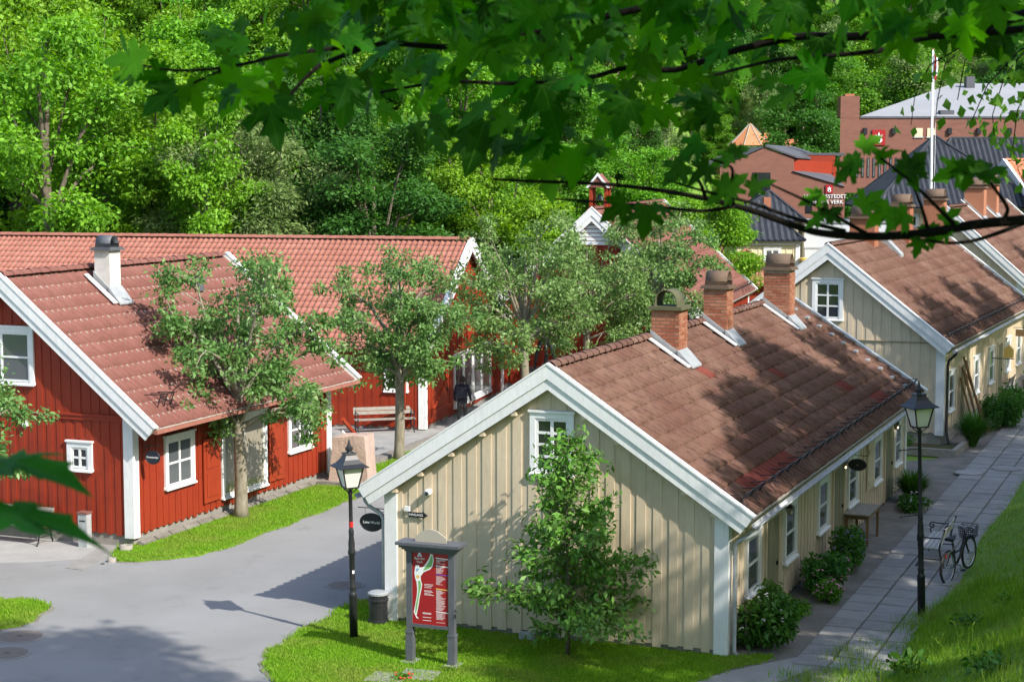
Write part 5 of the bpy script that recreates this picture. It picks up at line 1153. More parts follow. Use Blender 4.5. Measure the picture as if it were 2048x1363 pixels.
bo = thing('mail_post', 'grey square post with dark red cap against the red gable', 'post', RMR @ Vector((2.32, -.05, 0)), -.381); MB().box(-.12, .12, -.1, .1, 0, .8).build('body', M['galv'], bo); MB().box(-.14, .14, -.12, .12, .8, .84).build('cap', M['tile_red'], bo); MB().box(-.08, .08, -.104, -.1, .62, .65).build('slot', M['near_black'], bo)
def hollow_log(loc, rz, L, r, label):
    t = thing('hollow_log', label, 'log', loc, rz); n_ = 12; v = []; f = []
    for x, k in ((0, 1), (0, .5), (.18, .42), (L, 1)):
        for i in range(n_): a_ = 2*PI*i/n_; q_ = 1+.06*math.sin(i*2.3); v.append((x, r*k*q_*math.cos(a_), r+r*k*q_*math.sin(a_)*.95))
    for i in range(n_): j = (i+1) % n_; f += [(i, j, n_+j, n_+i), (n_+i, n_+j, 2*n_+j, 2*n_+i), (3*n_+i, 3*n_+j, j, i)]
    link(bpy.data.objects.new('log', np_mesh('log', np.array(v), np.array(f), M['wood_grey'])), t); MB().lathe([(r*.46, 0), (r*.46, .01)], 12).build('hollow', M['near_black'], t); c_ = t.children[-1]; c_.rotation_euler = (0, PI/2, 0); c_.location = (.17, 0, r); return t
g0 = G(233, 1108); hollow_log((g0[0], g0[1], 0), 1.05, 1.9, .16, 'hollow grey log end at the tip of the lawn by the red house'); g0 = G(205, 1127); hollow_log((g0[0], g0[1], 0), .9, .9, .1, 'small pale hollow log end lying on the road edge')
# square slabs in the lawn before the board
for px, py, l in ((775, 1358, 'flat grey paving slab in the lawn left before the information board'), (838, 1352, 'flat grey paving slab right before the information board')):
    g0 = G(px, py); t = thing('stepping_slab', l, 'slab', (g0[0], g0[1], .0), -.3); bevel(MB().box(-.34, .34, -.3, .3, -.02, .05).build('slab_stone', M['slab'], t), .012)
# planks leaning on the second yellow house
for k in range(6):
    s_, t_ = 4.35+.12*(k % 3), 2.9+k*.24; hgt_ = 1.9+(k*37 % 5)*.16; a_ = RM2 @ Vector((s_, t_, .03)); b_ = RM2 @ Vector((3.78, t_+.1, .03+hgt_))
    t = thing('leaning_plank', '%s brown plank in the bundle leaning on the second yellow house' % ('nearest', 'second', 'third', 'fourth', 'fifth', 'farthest')[k], 'plank', a_, 0, 'planks leaning against the wall'); MB().bar((0, 0, 0), b_-a_, .13, .03).build('board', M['wood_brown'], t)
# timber edged bed between the houses
tb_ = thing('raised_bed', 'timber edged plant bed at the corner of the second yellow house', 'planter', RM2 @ Vector((3.0, -.7, 0)), -.417)
for b4 in ((-2.2, 1.5, -1.0, -.86, 0, .24), (1.36, 1.5, -.86, 1.3, 0, .24), (-2.2, -2.06, -.86, .6, 0, .24)): MB().box(*b4).build('sleeper', M['wood_grey'], tb_)
MB().box(-2.06, 1.36, -.86, .6, 0, .14).build('soil', M['earth'], tb_)
# far footpath: tub, lantern house, hanging basket
def loc2(s_, t_, z=0.): q_ = RM2 @ Vector((s_, t_, z)); return q_
tu = thing('plant_tub', 'grey tub with plants beside the far footpath bench', 'planter', loc2(4.5, 15.2)); MB().lathe([(.36, 0), (.44, .5), (.46, .52), (.46, .56), (.4, .56)], 16).build('tub', M['slate_paint'], tu)
ln = thing('lantern_house', 'small yellow house shaped lantern on a wall bracket of the second house', 'lantern', loc2(4.35, 9.6, 2.15), -.417); MB().prism([(-.16, -.2), (.16, -.2), (.16, .1), (0, .28), (-.16, .1)], -.12, .12).build('body', M['ochre_print'], ln); MB().bar((-.6, 0, -.24), (.2, 0, -.24), .03).build('bracket', M['black_iron'], ln)
wb = thing('wooden_sign', 'dark wooden sign board hanging under the eave of the second house', 'sign', loc2(4.5, 13.6, 2.5), -.417); MB().box(-.5, .5, -.03, .03, -.13, .13).build('board', M['wood_brown'], wb); MB().bar((-.6, 0, .2), (.5, 0, .2), .02).build('arm', M['black_iron'], wb)
hb = thing('hanging_basket', 'terracotta hanging basket with green plants at the far end of the path', 'planter', loc2(4.9, 15.8, 2.1)); MB().lathe([(.1, -.25), (.3, -.05), (.36, .1), (.32, .1)], 14).build('pot', M['tile_orange'], hb); MB().tube([(0, 0, .1), (0, 0, .9)], .01, 4).build('chain', M['black_iron'], hb)

# ------------------------------------------------------------------ bodies grown from a skeleton
def skin_body(name, verts, edges, mat, parent, sub=2):
    me = bpy.data.meshes.new(name); me.from_pydata([v_[0] for v_ in verts], edges, []); me.update(); o = bpy.data.objects.new(name, me); link(o, parent); me.materials.append(M[mat])
    sk = o.modifiers.new('skin', 'SKIN'); sk.use_smooth_shade = True
    if not me.skin_vertices: 
        bpy.context.view_layer.objects.active = o
    for i, v_ in enumerate(verts):
        d = me.skin_vertices[0].data[i]; d.radius = (v_[1], v_[2] if len(v_) > 2 else v_[1]); d.use_root = i == 0
    s2 = o.modifiers.new('smooth', 'SUBSURF'); s2.levels = sub; s2.render_levels = sub; return o
def apply_all(o):
    dg = bpy.context.evaluated_depsgraph_get(); me = bpy.data.meshes.new_from_object(o.evaluated_get(dg)); o.modifiers.clear(); o.data = me; return o
pe_ = thing('person', 'person in dark jacket and dark cap walking away beside the barn doors', 'person', (-1.7, 60.5, .01), -.25)
V = [((0, 0, .95), .15, .11), ((0, .01, 1.15), .15, .11), ((0, .0, 1.36), .19, .11), ((0, .02, 1.47), .07, .07), ((0, .04, 1.55), .06, .06),
     ((.2, 0, 1.4), .07), ((.27, .0, 1.12), .052), ((.28, .12, .9), .04), ((-.2, 0, 1.4), .07), ((-.27, -.02, 1.12), .052), ((-.27, .06, .88), .04),
     ((.09, 0, .86), .1), ((.1, .06, .48), .068), ((.1, -.02, .08), .045), ((.1, .13, .04), .04), ((-.09, 0, .86), .1), ((-.1, -.02, .48), .068), ((-.1, -.14, .1), .045), ((-.1, 0, .04), .04)]
E_ = [(0, 1), (1, 2), (2, 3), (3, 4), (2, 5), (5, 6), (6, 7), (2, 8), (8, 9), (9, 10), (0, 11), (11, 12), (12, 13), (13, 14), (0, 15), (15, 16), (16, 17), (17, 18)]
body = skin_body('body', V, E_, 'jacket', pe_)
apply_all(body); body.data.materials.append(M['trousers']); body.data.materials.append(M['skin'])
for p in body.data.polygons: c_ = p.center; p.material_index = 1 if c_.z < .88 and abs(c_.x) < .21 else 0
MB().lathe([(.02, 1.5), (.06, 1.53), (.085, 1.58), (.092, 1.64), (.085, 1.7), (.06, 1.74), (.01, 1.76)], 14, (0, .04, -.04)).build('head', M['skin'], pe_, smooth=True)
MB().lathe([(.098, 1.65), (.1, 1.69), (.09, 1.74), (.05, 1.775), (.01, 1.78)], 14, (0, .04, -.03)).box(-.07, .07, .12, .21, 1.625, 1.64).build('cap', M['hair'], pe_)
MB().lathe([(.089, 1.57), (.095, 1.62), (.095, 1.66)], 14, (0, .03, -.04)).build('hair', M['hair'], pe_)
for sx in (-1, 1):
    hx, hy = sx*.28, (.13 if sx > 0 else .07); mb = MB().tube([(hx, hy, .9), (hx, hy+.01, .84), (hx, hy+.015, .8)], [.03, .036, .03], 8)
    for k in range(4): mb.tube([(hx, hy-.02+k*.016, .81), (hx, hy-.02+k*.018, .77-.005*(k in (1, 2))), (hx-sx*.015, hy-.015+k*.018, .735)], [.009, .0085, .007], 5)
    mb.tube([(hx, hy+.03, .84), (hx-sx*.01, hy+.055, .8)], [.01, .008], 5); mb.build('hand', M['skin'], pe_, smooth=True)
MB().box(-.15, .15, -.2, -.1, 1.02, 1.4).build('backpack', M['navy'], pe_); bevel(pe_.children[-1], .03, 2)
# bronze figure on its plinth
sp = at(1090, 735, 63.2); stt = thing('bronze_statue', 'dark bronze figure striding with spread legs on a grey plinth among the fruit trees', 'statue', (sp.x, 63.2, 0), .1)
MB().box(-.65, .65, -.5, .5, 0, sp.z-.1).build('plinth', M['stone'], stt); MB().box(-.6, .6, -.42, .42, sp.z-.1, sp.z).build('base', M['bronze'], stt); z0 = sp.z
V = [((0, 0, z0+1.05), .16, .12), ((.02, 0, z0+1.3), .15, .11), ((.05, 0, z0+1.62), .2, .12), ((.07, -.03, z0+1.76), .065), ((.08, -.05, z0+1.9), .1), ((.08, -.05, z0+2.0), .08),
     ((.28, 0, z0+1.62), .07), ((.5, -.1, z0+1.4), .055), ((.6, -.3, z0+1.55), .045), ((-.2, 0, z0+1.62), .07), ((-.42, -.1, z0+1.38), .055), ((-.3, -.34, z0+1.3), .045),
     ((.14, 0, z0+.95), .11), ((.3, -.03, z0+.52), .075), ((.38, .02, z0+.08), .05), ((.4, -.14, z0+.04), .045), ((-.14, 0, z0+.95), .11), ((-.3, -.06, z0+.52), .075), ((-.36, .02, z0+.08), .05), ((-.38, -.14, z0+.04), .045)]
E_ = [(0, 1), (1, 2), (2, 3), (3, 4), (4, 5), (2, 6), (6, 7), (7, 8), (2, 9), (9, 10), (10, 11), (0, 12), (12, 13), (13, 14), (14, 15), (0, 16), (16, 17), (17, 18), (18, 19)]
apply_all(skin_body('figure', V, E_, 'bronze', stt))
MB().tube([(.02, -.1, z0), (.03, -.1, z0+.5), (.0, -.12, z0+.95)], [.1, .06, .05], 8).build('support', M['bronze'], stt, smooth=True); MB().tube([(.75, -.35, z0+.9), (.6, -.3, z0+1.55), (.45, -.25, z0+2.3)], .03, 7).build('hammer_shaft', M['bronze'], stt)
# ------------------------------------------------------------------ lawns
def inpoly(x, y, poly):
    c_ = np.zeros(len(x), bool); n_ = len(poly); j = n_-1
    for i in range(n_):
        xi, yi = poly[i]; xj, yj = poly[j]; k = ((yi > y) != (yj > y)) & (x < (xj-xi)*(y-yi)/(yj-yi+1e-12)+xi); c_ ^= k; j = i
    return c_
def blades(rng, x, y, z, h, w, lean=.5, name='grass', mat='grass_short', label=None):
    n_ = len(x); az = rng.uniform(0, 2*PI, n_); hh = h*rng.uniform(.5, 1.35, n_); ln = lean*rng.uniform(.1, 1, n_)*hh; la = rng.uniform(0, 2*PI, n_)
    b_ = np.stack([x, y, z], 1); s_ = np.stack([np.cos(az), np.sin(az), np.zeros(n_)], 1)*w/2; tip = b_+np.stack([np.cos(la)*ln, np.sin(la)*ln, hh], 1)
    v = np.empty((n_, 3, 3)); v[:, 0] = b_-s_; v[:, 1] = b_+s_; v[:, 2] = tip
    o = link(bpy.data.objects.new(name, np_mesh(name, v.reshape(-1, 3), np.arange(n_*3).reshape(-1, 3), M[mat]))); tag(o, label, 'grass', kind='stuff'); return o
def lawn(name, pts, z, n_, seed, label, hb=.055, wb=.022, it=2, zfun=None):
    P_ = smooth_poly(pts, it); rgl = random.Random(seed)
    P2 = []
    for i in range(len(P_)):
        a_, b_ = Vector(P_[i]), Vector(P_[(i+1) % len(P_)]); k = max(1, int((b_-a_).length/.18))
        for j in range(k): q = a_.lerp(b_, j/k); P2.append((q.x+rgl.gauss(0, .03)+.05*math.sin(q.x*3+q.y*2), q.y+rgl.gauss(0, .03)+.05*math.sin(q.y*4.1)))
    cen = Vector((sum(p[0] for p in P2)/len(P2), sum(p[1] for p in P2)/len(P2)))
    P3 = []
    for p in P2: q = Vector(p); d = (q-cen).normalized(); P3.append((q.x+d.x*(.0+.14*rgl.random()), q.y+d.y*(.0+.14*rgl.random())))
    sheet('soil_edge', P3, .009, M['dirt'], th=.02)
    P_ = P2; o = sheet(name, P_, z, M['lawn'], th=max(.05, z)); rng = np.random.default_rng(seed)
    xs_ = [p[0] for p in P_]; ys_ = [p[1] for p in P_]; x = rng.uniform(min(xs_)-.05, max(xs_)+.05, n_); y = rng.uniform(min(ys_)-.05, max(ys_)+.05, n_)
    jx, jy = x+rng.normal(0, .07, n_), y+rng.normal(0, .07, n_); k = inpoly(jx, jy, P_); blades(rng, x[k], y[k], np.full(k.sum(), z-.005), hb, wb, .8, 'grass', 'grass_short', label); return o
lawn('lawn', [G(212, 1126), G(330, 1121), G(430, 1107), G(540, 1062), G(640, 1026), G(725, 990), G(800, 960), G(900, 905), G(905, 880), G(850, 893), G(770, 925), G(700, 955), G(655, 950), G(590, 972), G(480, 1006), G(390, 1042), G(300, 1072), G(240, 1095)], .05, 190000, 1, 'short sunlit grass of the strip in front of the red house', .05, .026)
lawn('lawn', [G(-200, 1190), G(0, 1199), G(60, 1199), G(112, 1213), G(75, 1238), G(0, 1263), G(-200, 1300)], .05, 26000, 2, 'short grass of the small island at the left edge', .05, .026)
fl_ = [G(524, 1312), G(560, 1288), G(650, 1238), G(720, 1200), G(735, 1200), loc1(-3.5, .8)[:2], loc1(-3.45, .15)[:2], loc1(3.4, .15)[:2], loc1(3.75, .4)[:2], G(1560, 1310), G(1470, 1338), G(1380, 1364), G(1300, 1400), G(900, 1480), G(640, 1480), G(575, 1390)]
lawn('lawn', fl_, .03, 230000, 3, 'short grass of the lawn in front of the yellow gable', .05, .024, 1)
# worn earth patches in the lawn
# long grass on the bank
rng = np.random.default_rng(9); n_ = 480000
x = rng.uniform(1.5, 30, n_); y = rng.uniform(19, 80, n_); s_ = (x-7.75)*PR.x+(y-34.4)*PR.y
vis = (x/y < .33) & (s_ > .12+.12*np.sin(y*2.1)+.1*np.sin(y*5.3)) & (rng.uniform(0, 1, n_) < np.clip(30/y, 0, 1)**1.2)
x, y, s_ = x[vis], y[vis], s_[vis]; tall = np.clip((s_-.3)/2.5, .25, 1)*(1-.3*np.clip((y-33)/8, 0, 1)); pat = .7+.5*np.sin(x*1.7+np.sin(y*1.3)*2)*np.sin(y*1.1)
blades(rng, x, y, hgt(x, y)-.01, .21*tall*pat+.06, .019, .75, 'grass', 'grass_tall', 'long wild grass on the bank at the lower right')
n_ = 42000; P_ = [G(1480, 1400), G(1560, 1352), G(1640, 1322), G(1720, 1290), G(1790, 1255), G(1850, 1225), G(2048, 1160), G(2100, 1400)]
x = rng.uniform(2, 10, n_); y = rng.uniform(26, 38, n_); k = inpoly(x+rng.normal(0, .12, n_), y+rng.normal(0, .12, n_), P_); x, y = x[k], y[k]
clump = np.clip(.55+.6*np.sin(x*3.1+1.3*np.sin(y*2.7))*np.sin(y*2.3+x), .15, 1.2)
blades(rng, x, y, np.maximum(hgt(x, y), .0)-.01, .22*clump+.05, .017, .8, 'grass', 'grass_tall', 'tall tufted grass overhanging the near end of the footpath')
# seed stalks and broad leaved weeds
mb = MB(); rg = random.Random(12); wv = []
for k in range(420):
    yy = rg.uniform(22, 36); ss = rg.uniform(.3, 7); xx = 7.75+(yy-34.4)*(-PR.y/PR.x)+ss/PR.x
    if xx/yy > .32 or xx < 1: continue
    zz = H(xx, yy); h_ = rg.uniform(.25, .6); lx, ly = rg.gauss(0, .1), rg.gauss(0, .1); mb.tube([(xx, yy, zz), (xx+lx*.4, yy+ly*.4, zz+h_*.6), (xx+lx, yy+ly, zz+h_)], [.003, .0025, .002], 3, False)
    for j in range(5): f = .8+.05*j; mb.tube([(xx+lx*f, yy+ly*f, zz+h_*f), (xx+lx*f+rg.gauss(0, .03), yy+ly*f+rg.gauss(0, .03), zz+h_*f+.03)], .004, 3, False)
tag(mb.build('grass_stalks', M['grass_tall']), 'thin flowering grass stalks on the bank', 'grass', kind='stuff')
def weed_patch(name, label, px, py, r, n_, size, mat='leaf_shrub', h=.35, seed=1, zb=None):
    rng = np.random.default_rng(seed); best = None
    for Yt in np.arange(20, 45, .1):
        p = at(px, py, Yt)
        if p.z < H(p.x, p.y)+.05: best = p; break
    p = best or at(px, py, 25); d = rng.normal(0, 1, (n_, 3)); d[:, 2] = np.abs(d[:, 2]); d /= np.linalg.norm(d, axis=1)[:, None]
    q = d*np.array((r, r, h))*rng.uniform(.35, 1, n_)[:, None]; t = thing(name, label, 'plant', (p.x, p.y, H(p.x, p.y)))
    v = leaf_cloud(rng, q+np.array((0, 0, .05)), d, np.full(n_, size), .55, .25, .9); link(bpy.data.objects.new('foliage', cloud_mesh('foliage', v, M[mat])), t)
    m_ = MB()
    for k in range(8): a_ = k*.8; m_.tube([(0, 0, 0), (r*.3*math.cos(a_), r*.3*math.sin(a_), h*.5), (r*.6*math.cos(a_), r*.6*math.sin(a_), h*.8)], [.008, .006, .003], 4, False)
    m_.build('stem', M['leaf_shrub'], t); return t
weed_patch('broad_leaf_weed', 'broad leaved plant at the bottom edge of the grass bank', 1815, 1345, .5, 60, .2, 'leaf_shrub', .4, 1)
weed_patch('broad_leaf_weed', 'dark leafy weed in the bottom right corner of the bank', 1975, 1345, .5, 80, .16, 'leaf_shrub', .45, 2)
weed_patch('broad_leaf_weed', 'leafy weed among tall grass right of the lamp foot', 1935, 1250, .35, 90, .1, 'leaf_shrub', .3, 3)
weed_patch('broad_leaf_weed', 'bright leafy weed on the bank below the bicycle', 2010, 1210, .3, 80, .09, 'leaf_mid', .3, 4)

# ------------------------------------------------------------------ shrubs along the yellow walls
def shrub(name, label, loc, rx, ry, h, n_, size, mat='leaf_shrub', flowers=0, fmat='white_print', seed=1, droop=.2, aspect=.45, lobes=9):
    rng = np.random.default_rng(seed); t = thing(name, label, 'shrub', loc, -YAW); cs = []
    for k in range(lobes): a_ = rng.uniform(0, 2*PI); rr = rng.uniform(.1, .65); cs.append((rx*rr*math.cos(a_), ry*rr*math.sin(a_), h*rng.uniform(.3, .7)))
    P_, O_ = [], []
    for c_ in cs:
        k = n_//lobes; d = rng.normal(0, 1, (k, 3)); d /= np.linalg.norm(d, axis=1)[:, None]; p = d*np.array((rx*.5, ry*.5, h*.38))*rng.uniform(.55, 1.1, k)[:, None]+np.array(c_); P_.append(p); O_.append(d)
    P_ = np.concatenate(P_); O_ = np.concatenate(O_); k = P_[:, 2] > .02; v = leaf_cloud(rng, P_[k], O_[k], np.full(k.sum(), size), aspect, droop, .8)
    link(bpy.data.objects.new('foliage', cloud_mesh('foliage', v, M[mat])), t); m_ = MB()
    for c_ in cs: m_.tube([(c_[0]*.2, c_[1]*.2, 0), (c_[0]*.6, c_[1]*.6, c_[2]*.6), c_], [.014, .01, .005], 4, False)
    m_.build('stem', M['bark'], t)
    if flowers:
        m_ = MB()
        for i in range(flowers):
            j = rng.integers(len(P_)); p = P_[j]+O_[j]*.06
            if p[2] < h*.25: continue
            for q_ in range(3): m_.lathe([(.0, -.012), (.028, 0), (.0, .012)], 5, tuple(p+rng.normal(0, .02, 3)))
        m_.build('flowers', M[fmat], t)
    return t
plain('pink_petal', (.62, .28, .36), .6); plain('violet_petal', (.22, .16, .3), .6); plain('pale_petal', (.7, .62, .66), .6); plain('red_petal', (.7, .04, .03), .6)
shrub('shrub', 'dark green leafy shrub at the front corner of the yellow side wall', loc1(3.98, 1.05), .58, .85, 1.15, 2600, .15, 'leaf_shrub', 26, 'pale_petal', 1)
shrub('shrub', 'flowering pink and green shrub by the yellow wall below the second window', loc1(4.08, 5.9), .5, .95, .8, 3000, .11, 'leaf_shrub', 60, 'pink_petal', 2)
shrub('shrub', 'dark shrub with violet flower heads next to the table', loc1(4.05, 8.1), .48, 1.0, .95, 3000, .11, 'leaf_shrub', 70, 'violet_petal', 3)
shrub('shrub', 'low pink flowered plant in front of the flowering shrub', loc1(4.3, 5.0), .3, .5, .4, 900, .09, 'leaf_mid', 40, 'pink_petal', 4)
shrub('shrub', 'low green plant at the edge of the gravel beside the front shrub', loc1(3.9, 3.7), .35, .9, .25, 900, .09, 'leaf_mid', 0, 'pink_petal', 5)
def grass_clump(label, loc, r, h, n_, seed):
    rng = np.random.default_rng(seed); t = thing('ornamental_grass', label, 'plant', loc); V = []; F = []
    a_ = rng.uniform(0, 2*PI, n_); rr = rng.uniform(.3, 1, n_)*r; hh = h*rng.uniform(.6, 1.1, n_); w = .014
    for i in range(n_):
        c_, s_ = math.cos(a_[i]), math.sin(a_[i]); b0 = np.array((c_*.12*r, s_*.12*r, 0)); side = np.array((-s_, c_, 0))*w; b = len(V)
        for f, wf in ((0, 1), (.4, 1), (.75, .8), (1, .1)):
            p = b0+np.array((c_*rr[i]*f**1.6, s_*rr[i]*f**1.6, hh[i]*(f-.45*f*f*rr[i]/r)*1.4)); V += [p-side*wf, p+side*wf]
        F += [(b, b+1, b+3, b+2), (b+2, b+3, b+5, b+4), (b+4, b+5, b+7, b+6)]
    link(bpy.data.objects.new('blades', np_mesh('blades', np.array(V), np.array(F), M['leaf_shrub'])), t); MB().lathe([(.12*r, 0), (.1*r, .1)], 8).build('crown_base', M['earth'], t); return t
grass_clump('tuft of ornamental grass beyond the lamp post at the end of the first house', loc1(4.05, 16.6), .62, .75, 900, 1)
shrub('shrub', 'low dark plant with pale flowers beneath the ornamental grass', loc1(4.25, 15.4), .45, .6, .4, 1300, .1, 'leaf_shrub', 24, 'pale_petal', 6)
grass_clump('large ornamental grass at the corner of the second yellow house', RM2 @ Vector((4.6, .7, 0)), .7, .95, 1000, 2)
shrub('shrub', 'dark bush beside the leaning planks at the second house', RM2 @ Vector((4.9, 5.0, 0)), .7, 1.2, 1.2, 3200, .13, 'leaf_dark', 0, 'pale_petal', 7)
shrub('shrub', 'leafy bush with pale flowers before the far bench', RM2 @ Vector((4.7, 8.6, 0)), .6, 1.2, 1.1, 2800, .13, 'leaf_shrub', 40, 'pale_petal', 8)
shrub('shrub', 'small yellow green plant in the timber edged bed', RM2 @ Vector((2.6, -1.0, .1)), .5, .45, .4, 900, .09, 'leaf_mid', 0, 'pale_petal', 9)
shrub('shrub', 'plants growing in the grey tub by the far bench', RM2 @ Vector((4.5, 15.2, .5)), .4, .4, .5, 900, .11, 'leaf_mid', 20, 'pale_petal', 10)
shrub('shrub', 'green plants spilling from the hanging basket', RM2 @ Vector((4.9, 15.8, 2.1)), .4, .4, .45, 900, .11, 'leaf_bright', 0, 'pale_petal', 11)
g0 = G(800, 1362); shrub('flower', 'small red flowers in the lawn before the information board', (g0[0], g0[1], .0), .18, .18, .16, 90, .06, 'leaf_mid', 14, 'red_petal', 12, lobes=3)

# ------------------------------------------------------------------ maple above the viewer
mp = thing('maple_tree', 'dark maple branches with large lobed leaves hanging across the top of the view', 'tree', (5.2, 1.0, H(5.2, 1.0)))
MO = Vector(mp.location)
def maple_leaf(seed):
    rg = random.Random(seed); half = [(.0, 0), (.10, -.05), (.30, -.13), (.27, -.02), (.50, .01), (.40, .10), (.33, .17), (.44, .22), (.62, .40), (.52, .39), (.50, .52), (.37, .45), (.20, .37), (.19, .52), (.29, .66), (.18, .66), (.12, .80)]
    pts = [(x*(1+rg.gauss(0, .05)), y+rg.gauss(0, .012)) for x, y in half]+[(0, 1.0)]+[(-x*(1+rg.gauss(0, .05)), y+rg.gauss(0, .012)) for x, y in half[:0:-1]]
    ring_ = [(x*.45, .22+(y-.22)*.45) for x, y in pts]; cup = rg.uniform(.1, .3); fold = rg.uniform(.05, .22); ph = rg.uniform(0, 6); dr = rg.uniform(.1, .4)
    def z(x, y): return fold*abs(x)-cup*x*x-dr*(y-.1)**2+.03*math.sin(7*x+5*y+ph)
    n_ = len(pts); v = [(x, y, z(x, y)) for x, y in pts]+[(x, y, z(x, y)+.01) for x, y in ring_]+[(0, .22, z(0, .22))]
    f = []
    for i in range(n_): j = (i+1) % n_; f += [(i, j, n_+j), (i, n_+j, n_+i), (n_+i, n_+j, 2*n_)]
    me = np_mesh('leaf', np.array(v)*.128, np.array(f), M['leaf_maple'], True); uv = me.uv_layers.new(name='leaf'); li = np.empty(len(me.loops), np.int32); me.loops.foreach_get('vertex_index', li)
    uv.data.foreach_set('uv', np.array(v)[:, :2][li].ravel().astype(np.float32)); return me
LV = [maple_leaf(k) for k in range(7)]
rg = random.Random(31)
LEAVES = []
def leaf(px, py, Y, tip, size, face=None, vi=None):
    """tip: direction of the leaf point in the picture, degrees (0 right, 90 up)"""
    p = at(px, py, Y); a_ = R(tip); t_ = Vector((math.cos(a_), rg.uniform(-.35, .35), math.sin(a_))).normalized()
    nrm = Vector(face) if face else Vector((rg.gauss(0, .3), rg.choice((-1, -1, 1))*rg.uniform(.25, .95), rg.uniform(.35, .9)))
    nrm = (nrm-t_*nrm.dot(t_)).normalized(); xx = t_.cross(nrm).normalized(); Mx = Matrix((xx, t_, nrm)).transposed().to_4x4(); Mx = Mx @ Matrix.Scale(size, 4)
    Mx.translation = p-t_*.05*size-MO; LEAVES.append((size/Y, rg.randrange(7), Mx))
# branches: measured points with distance
def branch(pts, r0, r1_):
    P_ = [at(*p)-MO for p in pts]; n_ = len(P_); Q = []
    for i in range(n_-1):
        for k in range(4):
            f = k/4; a_, b_ = P_[i], P_[i+1]; p0 = P_[max(i-1, 0)]; p3 = P_[min(i+2, n_-1)]
            Q.append(.5*((2*a_)+(-p0+b_)*f+(2*p0-5*a_+4*b_-p3)*f*f+(-p0+3*a_-3*b_+p3)*f**3))
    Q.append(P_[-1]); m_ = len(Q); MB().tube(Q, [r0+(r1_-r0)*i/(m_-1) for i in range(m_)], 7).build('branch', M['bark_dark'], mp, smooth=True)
branch([(2400, -60, 3.4), (2048, 30, 3.8), (1914, 60, 3.9), (1843, 62, 3.9), (1702, 74, 3.9), (1597, 74, 4.0), (1456, 105, 4.0), (1350, 140, 4.1), (1263, 134, 4.1), (1158, 160, 4.1), (1017, 167, 4.0), (890, 164, 3.9), (760, 185, 3.9)], .013, .003)
branch([(2300, 20, 3.5), (2048, 58, 3.7), (1861, 74, 3.75), (1808, 88, 3.75), (1755, 102, 3.7), (1632, 114, 3.7), (1547, 121, 3.7), (1430, 150, 3.6)], .009, .003)
branch([(1158, 160, 4.1), (1130, 100, 4.0), (1105, 35, 4.0), (1090, -40, 3.9)], .009, .005)
branch([(1700, -80, 3.8), (1400, -10, 3.8), (1180, 40, 3.8), (929, 92, 3.8), (770, 88, 3.7), (665, 120, 3.7), (627, 141, 3.6), (577, 197, 3.6), (570, 236, 3.6)], .009, .0025)
branch([(929, 92, 3.8), (880, 40, 3.7), (820, -20, 3.7)], .006, .004); branch([(770, 88, 3.7), (591, 106, 3.6), (458, 134, 3.5), (352, 141, 3.5), (282, 130, 3.5)], .005, .002); branch([(458, 134, 3.5), (390, 165, 3.5), (350, 185, 3.5)], .003, .002)
branch([(2500, 380, 3.2), (2200, 425, 3.3), (2048, 440, 3.4), (1960, 448, 3.4), (1850, 466, 3.4), (1750, 473, 3.45), (1650, 467, 3.5), (1590, 452, 3.5), (1500, 420, 3.5), (1400, 395, 3.55), (1300, 378, 3.6), (1200, 368, 3.6), (1050, 362, 3.6), (985, 358, 3.6)], .012, .0025)
for b_ in ([(1690, 462, 3.48), (1600, 440, 3.45), (1500, 405, 3.42), (1400, 380, 3.4), (1335, 360, 3.4)], [(1470, 412, 3.5), (1400, 422, 3.5), (1300, 412, 3.5), (1200, 404, 3.5), (1110, 398, 3.5)], [(1467, 408, 3.5), (1462, 370, 3.45), (1463, 335, 3.4), (1420, 318, 3.4)], [(1412, 398, 3.5), (1400, 365, 3.45), (1380, 340, 3.45)],
           [(1910, 450, 3.4), (1880, 420, 3.35), (1820, 362, 3.3), (1744, 303, 3.3)], [(1857, 464, 3.4), (1845, 420, 3.4), (1822, 363, 3.35)], [(2005, 442, 3.4), (2015, 417, 3.4), (1995, 385, 3.35), (1970, 356, 3.35), (1930, 345, 3.3)], [(1741, 472, 3.45), (1640, 415, 3.4), (1540, 368, 3.4)], [(2048, 446, 3.4), (1960, 478, 3.4), (1900, 486, 3.4), (1850, 480, 3.4), (1800, 476, 3.42)]):
    branch(b_, .0045, .002)
